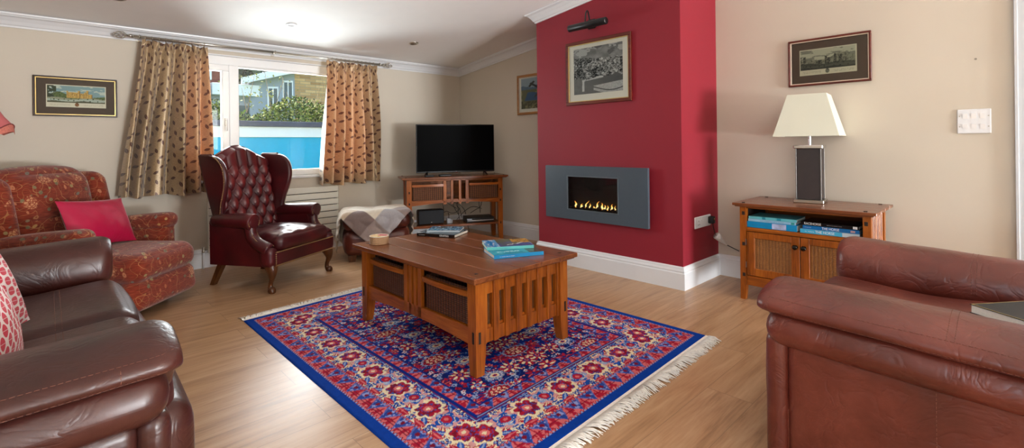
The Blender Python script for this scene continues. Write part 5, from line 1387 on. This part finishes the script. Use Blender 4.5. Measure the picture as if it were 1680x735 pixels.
def aerial(u,v):
    n=fbm(u*9,v*9,31); f=fbm(u*60,v*60,33,3); g=.36+.5*(f-.5)+.25*(n-.5)
    town=(v<.80-.1*u)&(v>.34+.12*(n-.5)-.02*np.sin(u*7)); f2=fbm(u*34,v*40,35,3); g=np.where(town,.12+.9*(f-.30)*(f>.30)+.75*(f2-.34)*(f2>.34)-.25*(fbm(u*7,v*10,39)>.58),g)
    sea=(v<.34+.12*(n-.5)-.02*np.sin(u*7)); g=np.where(sea,.36+.06*(fbm(u*20,v*20,36)-.5)-.1*u,g)
    pier=sea&(((np.abs(u-.20-.02*v)<.022)&(v>.06))|((np.abs(v-.30-.10*(u-.2))<.022)&(u>.18)&(u<.62))); g=np.where(pier,.72,g)
    beach=sea&(v<.16+.10*(u-.4))&(u>.42)&(v>.03+.07*np.sin(u*6)); g=np.where(beach,.62+.2*(f-.5),g); g=np.where(beach&(np.abs(v-.10-.06*np.sin(u*6))<.012),.25,g)
    hills=(v>.80-.1*u); g=np.where(hills,.42+.3*(n-.5),g); k=hills&(fbm(u*5,v*9,38)>.52); g=np.where(k,.62,g); k=hills&(fbm(u*4,v*7,41)>.6); g=np.where(k,.3,g)
    g=np.clip(g+.06,.05,.9)**1.9*.8; return np.stack([g,g,g*.98],-1)
def plane_(u,v):
    n=fbm(u*6,v*6,51); out=np.empty((len(u),3)); out[:]=L3(96,118,138); k=v>.72+.2*(n-.5); out[k]=L3(150,166,178); k=(v<.62); out[k]=L3(112,110,84)
    k=(v<.62)&(fbm(u*12,v*10,53)>.55); out[k]=L3(150,146,110); k=(v>.26)&(v<.52+.1*(n-.5))&(u>.12+.4*(v-.3)); out[k]=L3(70,96,132); k=(v<.24)&(fbm(u*25,v*25,55)>.5); out[k]=L3(88,86,68)
    a,b=.62,.62; du=(u-a)*cos(.9)+(v-b)*1.25*sin(-.9)*-1; x=(u-a)*.78-(v-b)*.62*1.25; y=(u-a)*.62+(v-b)*.78*1.25
    k=(np.abs(y)<.035)&(np.abs(x)<.42); out[k]=L3(52,54,52)          # fuselage
    k=(np.abs(x-.05)<.075*(1-np.abs(y)/.45))&(np.abs(y)<.42); out[k]=L3(74,74,66); k=(np.hypot(x-.05,y-.2)<.05); out[k]=L3(190,180,160); k=(np.hypot(x-.05,y-.2)<.022); out[k]=L3(150,40,40)
    k=(np.abs(x+.36)<.035)&(np.abs(y)<.13); out[k]=L3(60,60,56); k=(x>.30)&(x<.44)&(np.abs(y)<.04); out[k]=L3(210,206,196); return out
M_fdark=wood('dark brown frame',C(26,12,8),C(44,22,14),C(62,32,20),'x',.35); M_fmah=wood('mahogany frame',C(60,18,10),C(92,32,18),C(122,50,28),'x',.3); M_foak=wood('oak gilt frame',C(120,72,26),C(164,108,46),C(196,140,70),'x',.35)
M_gold=plain('gilt slip',C(214,184,118),.3,.6,vary=.05); M_mtb=plain('brown mount board',C(88,74,64),.9,vary=.02); M_mtw=plain('white mount board',C(222,218,206),.9,vary=.01); M_slipw=plain('cream slip',C(214,196,176),.7)
picture('brown mounted engraving of a yellow castle hanging left of the curtains',(.174,W-.001,1.494),0,.492,.307,M_fdark,.011,M_gold,M_mtb,.350,.172,0,.004,castle)
picture('black and white castle engraving in a mahogany frame above the table lamp',(X-.001,.906,1.6405),R(-90),.498,.335,M_fmah,.013,M_slipw,M_mtb,.345,.185,-.005,0,lambda u,v:castle(u,v,False))
picture('large black and white aerial photograph of a harbour on the red chimney breast',(XC-.001,2.432,1.690),R(-90),.665,.548,M_fmah,.026,M_gold,M_mtw,.50,.395,.0,.012,aerial,0,(220,180))
picture('aircraft print in a gilt oak frame, half hidden behind the red chimney breast',(X-.001,3.70,1.645),R(-90),.61,.455,M_foak,.026,M_slipw,M_mtw,.49,.345,0,.012,plane_,0,(150,110))
# picture light
def picture_light():
    T=thing('picture_light','black picture light above the harbour photograph','wall lamp',(XC-.001,2.42,2.085),R(-90))
    m=MB(); m.box(-.103,-.013,-.03,0,-.035,.045,.012); m.build('wall_plate',M_black,T)
    m=MB(); m.tube(catmull([(-.06,-.03,-.01),(-.045,-.06,.03),(-.03,-.10,.085),(-.022,-.125,.09),(-.02,-.145,.06),(-.02,-.155,-.01)],8),.006,8); m.build('curved_arm',M_black,T)
    m=MB(); a=-.19;b=.19; prof=[(.002,a),(.024,a),(.029,a+.005),(.029,b-.005),(.024,b),(.002,b)]; m.lathe(prof,n=24); m.V=[(v[2]*1.,-.155+v[1],-.035+v[0]) for v in m.V]; m.build('lamp_tube',M_black,T)
picture_light()
# ------------------------------------------------------------------ fireplace set on the red chimney breast
def fireplace():
    y0,y1,z0,z1=1.944,2.988,.422,.886; cy=(y0+y1)/2; cz=(z0+z1)/2
    T=thing('wall_fireplace','slate grey wall mounted gas fire on the red chimney breast','fireplace',(XC,cy,cz),R(-90))
    w,h=(y1-y0)/2,(z1-z0)/2; ox0,ox1,oz0,oz1=cy-2.737,cy-2.206,.504-cz,.802-cz     # local x = -(y-cy)
    M_slate=plain('slate grey panel',C(76,88,98),.3,vary=.03,scale=40.,spec=.5)
    m=MB(); ya,yb=-.055,-.028
    m.box(-w,ox0,ya,yb,-h,h,0); m.box(ox1,w,ya,yb,-h,h,0); m.box(ox0,ox1,ya,yb,-h,oz0,0); m.box(ox0,ox1,ya,yb,oz1,h,0); m.build('front_panel',M_slate,T)
    m=MB(); m.box(-w+.06,ox0-.01,yb,-.0005,-h+.05,h-.04,.002); m.box(ox1+.01,w-.06,yb,-.0005,-h+.05,h-.04,.002); m.box(ox0-.01,ox1+.01,yb,-.0005,-h+.05,oz0,0); m.box(ox0-.01,ox1+.01,yb,-.0005,oz1,h-.04,0); m.build('mounting_box',M_black,T)
    m=MB(); f=.009
    for a in ((ox0,ox1,oz0,oz0+f),(ox0,ox1,oz1-f,oz1),(ox0,ox0+f,oz0+f,oz1-f),(ox1-f,ox1,oz0+f,oz1-f)): m.box(a[0],a[1],ya-.004,ya+.01,a[2],a[3],.001)
    m.build('trim_frame',plain('steel grey trim',C(104,116,124),.3,.4),T)
    M_fb=plain('sooty firebox',C(16,13,12),.55,vary=.4,scale=6.)
    m=MB(); d=-.0006; m.box(ox0,ox1,d-.004,d,oz0,oz1,0); m.box(ox0-.004,ox0,ya+.01,d,oz0,oz1,0); m.box(ox1,ox1+.004,ya+.01,d,oz0,oz1,0); m.box(ox0,ox1,ya+.01,d,oz0-.004,oz0,0); m.box(ox0,ox1,ya+.01,d,oz1,oz1+.004,0); m.build('firebox',M_fb,T)
    M_co=plain('ash and coals',C(38,30,26),.9,vary=.5,scale=60.)
    m=MB(); rg=random.Random(4)
    for k in range(44): m.sphere((ox0+.02+(ox1-ox0-.04)*k/43,-.025+rg.uniform(-.012,.012),oz0+.016+rg.uniform(0,.012)),rg.uniform(.010,.017),5)
    m.build('coals',M_co,T)
    mf=bpy.data.materials.new('flame'); mf.use_nodes=True; nt=mf.node_tree; nt.nodes.clear(); o=nt.nodes.new('ShaderNodeOutputMaterial'); em=nt.nodes.new('ShaderNodeEmission'); z=sep(nt,coords(nt,'Generated'))[2]
    nt.links.new(ramp(nt,z,[(.0,C(255,150,40)),(.35,C(255,226,150)),(.65,C(255,186,80)),(1.,C(220,96,30))]),em.inputs[0]); em.inputs[1].default_value=1.1; nt.links.new(em.outputs[0],o.inputs[0])
    for u,hh,lean,ww in ((.145,.058,-.2,.030),(.25,.038,.3,.034),(.335,.070,.6,.020),(.425,.046,.1,.022),(.50,.026,.2,.03),(.555,.072,.35,.026),(.665,.060,-.1,.030),(.715,.045,.0,.024),(.765,.044,.1,.020),(.835,.058,.15,.026),(.90,.046,.0,.014)):
        m=MB(); x=ox0+(ox1-ox0)*u; pts=[(x+lean*hh*t*t+.004*sin(9*t+u*20),-.026,oz0+.022+hh*t) for t in np.linspace(0,1,10)]
        m.tube(pts,[ww*.55*(1-t)**.75*(.55+1.0*t*(1-t)*2)+.0008 for t in np.linspace(0,1,10)],8,squash=.4); m.build('flame',mf,T,'small orange gas flame')
    g=MB(); g.box(ox0+f,ox1-f,ya+.002,ya+.005,oz0+f,oz1-f,0); g.build('glass_front',M_glass,T)
fireplace()
# ------------------------------------------------------------------ wall socket, plug and lead
def socket():
    T=thing('wall_socket','white double wall socket on the side of the red chimney breast','socket',(3.665,YR,.464),0)
    w,h=.135,.044; m=MB(); m.box(-w,w,-.010,0,-h,h,.004); m.build('face_plate',M_white,T)
    m=Multi()
    for sx in (-.062,.062): m.box(sx-.011+.035,sx+.011+.035,-.0135,-.010,.008,.032,.002)
    m.build('rocker_switch',plain('off-white rocker',C(226,226,224),.35),T)
    m=MB()
    for sx in (-.075,):
        m.box(sx-.003,sx+.003,-.0105,-.0098,.006,.016,0); m.box(sx-.016,sx-.007,-.0105,-.0098,-.02,-.014,0); m.box(sx+.007,sx+.016,-.0105,-.0098,-.02,-.014,0)
    m.build('pin_slots',M_dark,T)
socket()
m=MB(); m.pbox((0,-.022,0),(.050,.040,.056),.008,8); k=MB(); k.box(-.004,.006,-.044,-.041,.004,.014,.001)
c=MB(); c.tube(catmull([(0,-.03,-.026),(.004,-.035,-.07),(.03,-.045,-.13),(.085,-.075,-.185),(.13,-.10,-.215),(.20,-.16,-.262)],8),.0035,6)
s=MB(); s.tube([(.03,-.045,-.125),(.055,-.058,-.150),(.10,-.085,-.195),(.115,-.092,-.205)],[.030,.024,.008,.004],12)
T=box_thing('power_plug','black plug in the white socket with a lead and white paper tag','plug',(3.765,YR-.0102,.468),0,[('plug_body',m,M_black),('fuse_mark',k,Mgold),('lead',c,M_black),('paper_tag',s,plain('white card',C(226,220,214),.8))])
# ------------------------------------------------------------------ light switch plate on the right wall
def switch():
    T=thing('light_switch','white plate of six light switches on the right wall','light switch',(X,.177*.964,1.183),R(-90))
    w,h=.073,.072; m=MB(); m.box(-w,w,-.009,0,-h,h,.003); m.build('face_plate',M_white,T)
    for i in range(3):
        for j in range(2):
            s=MB(); cx=(-1+i)*.038; cz=.031-j*.062; s.hexa([(cx-.0115,-.009,cz-.015),(cx+.0115,-.009,cz-.015),(cx+.0115,-.007,cz-.015),(cx-.0115,-.007,cz-.015),(cx-.0115,-.0128,cz+.015),(cx+.0115,-.0128,cz+.015),(cx+.0115,-.007,cz+.015),(cx-.0115,-.007,cz+.015)])
            s.build('rocker_switch',M_upvc,T)
    s=Multi()
    for sx in (-1,1):
        for sz in (-1,1): s.cyl((sx*.062,-.0098,sz*.031),(sx*.062,-.0085,sz*.031),.0035,n=10)
    s.build('screw',M_chrome,T)
switch()
n_=MB(); n_.cyl((X-.003,.16,1.55),(X,.16,1.55),.006,n=10); o=n_.build('wall_plug',plain('grey filler',C(140,132,120),.8)); tag(o,'tiny grey wall plug high on the right wall above the switches','wall plug')
# ------------------------------------------------------------------ radiator below the window
def radiator():
    T=thing('radiator','white flat panel radiator below the window behind the wing chair','radiator',(1.645,W-.0025,0),0)
    w=.605; n=8; z0,z1=.135,.668; p=(z1-z0)/n
    m=MB(); m.box(-w+.01,w-.01,-.058,-.045,z0+.01,z1-.01,0); m.build('back_channel',plain('radiator gap',C(90,88,84),.7),T)
    for k in range(n): m=MB(); m.box(-w,w,-.072,-.058,z0+p*k+.004,z0+p*(k+1)-.004,.004); m.build('panel_bar',M_rad,T)
    m=MB(); m.box(-w,-w+.03,-.058,-.03,z0,z1,.003); m.box(w-.03,w,-.058,-.03,z0,z1,.003); m.box(-w+.2,-w+.24,-.045,-.0,.2,.6,0); m.box(w-.24,w-.2,-.045,-.0,.2,.6,0); m.build('end_header',M_rad,T)
    m=MB(); x=-w-.035; m.tube([(-w+.02,-.045,z0+.035),(x+.01,-.045,z0+.035)],.009,8); m.lathe([(.012,0),(.013,.012),(.010,.02),(.013,.03),(.013,.045),(.008,.05)],(x,-.045,z0+.01),14); m.build('valve',M_chrome,T)
    m=MB(); m.tube([(x,-.045,0),(x,-.045,z0+.012)],.0075,10); m.build('supply_pipe',M_white,T)
M_rad=plain('radiator enamel',C(226,224,212),.35,vary=.01)
radiator()
# ------------------------------------------------------------------ outside the window
M_grass=plain('lawn',C(92,110,60),.95,vary=.3,scale=6.)
g=MB(); g.box(-14,40,W+.3,60,-.3,-.15,0); struct(g.build('ground_outside',M_grass))
def outside():
    M_bw=plain('blue painted render',C(20,160,206),.8,vary=.03); M_pw=plain('white painted band',C(212,218,226),.7,vary=.02); M_cop=plain('dark slate coping',C(62,66,84),.6)
    T=thing('garden_building','long blue garden wall with a white band and dark coping outside the window','wall',(3.0,8.6,-.15),0)
    m=MB(); m.box(-5,8,0,.25,0,1.40,0); m.build('blue_wall',M_bw,T)
    m=MB(); m.box(-5,8,-.03,.25,1.40,1.575,.004); m.build('white_band',M_pw,T)
    m=MB(); m.box(-5.1,8.1,-.08,.33,1.575,1.665,.006); m.build('coping',M_cop,T)
    # hedge
    ml=plain('hedge leaf',C(110,128,52),.7,vary=.35,scale=2.); rg=random.Random(3)
    T=thing('hedge','leafy green hedge above the blue garden wall','hedge',(3.2,9.7,-.15),0)
    def leaves(mb,n,fn,size):
        for _ in range(n):
            x,y,z=fn(); a=rg.uniform(0,2*PI); b=rg.uniform(-1.2,1.2); L=size*rg.uniform(.6,1.3); d=Vector((cos(a)*cos(b),sin(a)*cos(b),sin(b))); s=d.orthogonal().normalized(); s=Matrix.Rotation(rg.uniform(0,2*PI),3,d)@s; p=Vector((x,y,z))
            mb.add([p,p+d*L*.5+s*L*.28,p+d*L,p+d*L*.5-s*L*.28],[(0,1,2,3)])
    def top(x): return 2.02+.14*sin(x*2.3)+.1*sin(x*5.1+1)
    for kk,(mt,n) in enumerate(((ml,16000),(plain('yellow green leaf',C(150,150,66),.7,vary=.3,scale=3.),8000),(plain('dark leaf',C(50,66,34),.8,vary=.3,scale=3.),12000))):
        m=MB(); leaves(m,n,lambda:((lambda x:(x,rg.uniform(-.5,.35),rg.uniform(.9,1.)*0+rg.uniform(1.2,top(x))))(rg.uniform(-3,4.2))),.062); m.build('foliage',mt,T,kind='stuff')
    m=MB()
    for k in range(26):
        x=-2.+k*.22; m.tube([(x,0,0),(x+rg.uniform(-.1,.1),rg.uniform(-.1,.1),1.2),(x+rg.uniform(-.3,.3),rg.uniform(-.2,.2),2.2+rg.uniform(0,.5))],[.02,.012,.003],5)
    m.build('branches',plain('twig bark',C(120,100,70),.9),T)
    m=MB(); leaves(m,170,lambda:(rg.gauss(-.35,.3),rg.uniform(-.2,.2),rg.uniform(1.9,2.6)),.05); m.build('upper_sprays',MATS['yellow green leaf'],T,kind='stuff')
    # neighbour's house
    M_hw=plain('white house wall',C(164,170,180),.8,vary=.02); M_fa=plain('white fascia',C(246,246,248),.6,vary=.01); M_gl=plain('dark window glass',C(70,84,88),.1,vary=.2,scale=2.)
    mt,nt,p=newmat('buff stone'); v=coords(nt); b=nd(nt,'TexBrick',out=None,Vector=nd(nt,'VectorMath',operation='MULTIPLY',i0=comb(nt,mth(nt,'ADD',sep(nt,v)[0],sep(nt,v)[1]),sep(nt,v)[2]),i1=(1,1,1)),Scale=1.,Color1=C(226,182,128),Color2=C(176,130,84),Mortar=C(168,146,116))
    b.inputs['Brick Width'].default_value=.34; b.inputs['Row Height'].default_value=.09; b.inputs['Mortar Size'].default_value=.008; p(Base_Color=b.outputs[0],Roughness=.9)
    T=thing('neighbour_house','white neighbouring house with a stone gable and sloping roof edge','house',(5.74,16.,-.3),0); HOUSE=T
    m=MB(); m.hexa([(0,0,0),(4.2,0,0),(4.2,6,0),(2.25,6,0),(0,0,4.6),(4.2,0,4.6),(4.2,6,4.6),(2.25,6,4.6)]); m.build('stone_gable',mt,T)
    m=MB(); m.hexa([(-1.15,.6,0),(0,-.02,0),(2.2,6,0),(-.06,6,0),(-1.15,.6,3.45),(0,-.02,3.9),(2.2,6,3.9),(-.06,6,3.85)]); m.build('white_wing',M_hw,T)
    m=MB(); m.hexa([(-1.45,.35,3.33),(.1,-.45,3.78),(2.3,6,3.78),(.02,6,3.78),(-1.45,.35,3.52),(.1,-.45,4.02),(2.3,6,4.02),(.02,6,4.0)]); m.build('roof_edge',M_fa,T)
    a=math.atan2(-.62,1.15)
    for u0,u1,z0,z1 in ((.40,.64,2.45,3.3),(.74,.97,2.7,3.5)):
        m=MB(); f=lambda u:( -1.15+1.15*u-.02,.6-.62*u-.035)
        (xa,ya),(xb,yb)=f(u0),f(u1); m.hexa([(xa,ya,z0),(xb,yb,z0),(xb,yb+.03,z0),(xa,ya+.03,z0),(xa,ya,z1),(xb,yb,z1),(xb,yb+.03,z1),(xa,ya+.03,z1)]); wn=m.build('window',M_fa,T)
        um=(u0+u1)/2
        for q0,q1 in ((u0+.03,um-.015),(um+.015,u1-.03)):
            m=MB(); (xa,ya),(xb,yb)=f(q0),f(q1); m.hexa([(xa,ya-.012,z0+.06),(xb,yb-.012,z0+.06),(xb,yb,z0+.06),(xa,ya,z0+.06),(xa,ya-.012,z1-.06),(xb,yb-.012,z1-.06),(xb,yb,z1-.06),(xa,ya,z1-.06)]); m.build('pane',M_gl,wn)
    T=thing('flat_roofed_wing','white flat roofed building left of the neighbouring house','house',(3.4,16.4,-.3),0)
    m=MB(); m.box(-5.,.05,0,5,0,3.35,0); m.build('wall',M_hw,T); m=MB(); m.box(-5.,.05,-.35,5,3.35,3.75,.01); m.build('fascia',M_fa,T)
    T=HOUSE
    m=MB(); m.box(-2.2,-.75,.75,1.5,0,3.0,0); m.build('low_wall',M_hw,T); m=MB(); m.box(-2.2,-.9,.45,1.5,2.98,3.33,.01); m.build('low_fascia',M_fa,T); m=MB(); m.box(-1.75,-1.15,.72,.76,1.2,2.7,0); m.build('window',M_gl,T)
    m=MB(); m.box(-2.2,-1.8,.70,.74,3.34,3.75,0); m.build('timber_panel',plain('brown timber',C(120,72,58),.8),T)
    # trees behind the roofs
    for k,(x,y,hh) in enumerate(((6.5,24,7.6),(10.6,29,8.2),(2.0,27,7.8),(11.6,24,8.4))):
        T=thing('dark_tree',('dark evergreen tree directly above the low white roof','dark evergreen tree behind the sloping roof edge','dark evergreen tree behind the flat roofed building','dark evergreen tree behind the stone gable')[k],'tree',(x,y,-.3),0,'trees behind the houses')
        m=MB(); m.tube([(0,0,0),(.1,0,hh*.6),(0,0,hh*.9)],[.22,.15,.05],8); m.build('trunk',MATS['twig bark'],T)
        m=MB(); leaves(m,5200,lambda:((lambda r,a,z:(r*cos(a)*1.6*(1-.5*abs(z/hh-.55)),r*sin(a)*1.6,z))(rg.random()**.5,rg.uniform(0,2*PI),rg.uniform(hh*.25,hh))),.42); m.build('crown',MATS['dark leaf'],T,kind='stuff')
outside()
# ------------------------------------------------------------------ place the loose cushions
orient(CU0,(.248,4.312,.590),R(-24),R(4),R(42))
orient(CU1,(-.190,2.20,.668),R(-20),R(-4),R(68))
orient(CU2,(-.158,1.872,.668),R(-22),R(4),R(78))
# ------------------------------------------------------------------ camera
cam=bpy.data.cameras.new('camera'); co=bpy.data.objects.new('camera',cam); COL.objects.link(co); S.camera=co
cam.sensor_fit='HORIZONTAL'; cam.sensor_width=36; cam.lens=36*794.31/1680; cam.shift_y=-(367.5-236.98)/1680; cam.clip_start=.05; cam.clip_end=200
yaw,roll=.7655,.0125
F=Vector((sin(yaw),cos(yaw),0)); Rt=Vector((cos(yaw),-sin(yaw),0)); U=Vector((0,0,1))
r2=Rt*cos(roll)-U*sin(roll); u2=U*cos(roll)+Rt*sin(roll)
M=Matrix((( r2.x,u2.x,-F.x,0),(r2.y,u2.y,-F.y,0),(r2.z,u2.z,-F.z,1.08),(0,0,0,1))); co.matrix_world=M
# ------------------------------------------------------------------ daylight and fill lamps
w=bpy.data.worlds.new('sky'); S.world=w; w.use_nodes=True; nt=w.node_tree; nt.nodes.clear()
o=nt.nodes.new('ShaderNodeOutputWorld'); bg=nt.nodes.new('ShaderNodeBackground'); sk=nt.nodes.new('ShaderNodeTexSky'); sk.sky_type='NISHITA'; sk.sun_disc=False; sk.sun_elevation=R(48); sk.sun_rotation=R(20); sk.air_density=1.2; sk.dust_density=2.5
bg.inputs[1].default_value=SKY; nt.links.new(sk.outputs[0],bg.inputs[0]); nt.links.new(bg.outputs[0],o.inputs[0])
def light(name,kind,loc,rot,energy,col=(1,1,1),**kw):
    l=bpy.data.lights.new(name,kind); l.energy=energy; l.color=col
    for k,v in kw.items(): setattr(l,k,v)
    ob=bpy.data.objects.new(name,l); COL.objects.link(ob); ob.location=loc; ob.rotation_euler=rot; return ob
s=light('sun','SUN',(3,9,8),(0,0,0),SUN,(1,.93,.82),angle=R(.6)); s.rotation_euler=Vector(SUND).to_track_quat('-Z','Y').to_euler()
# added fill lamps at the unseen openings, then daylight through the window in view
light('rear_fill','AREA',(2.68,YF-.3,1.2),(R(90),0,0),E1,(.90,.96,1),shape='RECTANGLE',size=2.3,size_y=2.2)
light('ceiling_fill','AREA',(2.68,YF-.5,.25),(R(128),0,0),E4,(.93,.97,1),shape='RECTANGLE',size=2.3,size_y=1.2)  # unseen upward lamp added to brighten the ceiling
light('side_fill','AREA',(XL-.3,-1.4,1.4),(R(90),0,R(-90)),E2,(.90,.96,1),shape='RECTANGLE',size=2.3,size_y=1.6)
light('daylight_window','AREA',(1.72,W+.55,1.25),(R(-98),0,0),E3,(.92,.97,1),shape='RECTANGLE',size=1.9,size_y=1.0)
S.view_settings.view_transform='Standard'; S.view_settings.look='None'; S.view_settings.gamma=1; S.view_settings.use_curve_mapping=False; S.view_settings.exposure=EXPO
S.cycles.use_denoising=True; S.cycles.max_bounces=8; S.cycles.diffuse_bounces=5; S.cycles.sample_clamp_indirect=8; S.cycles.caustics_reflective=False; S.cycles.caustics_refractive=False; S.cycles.transparent_max_bounces=16
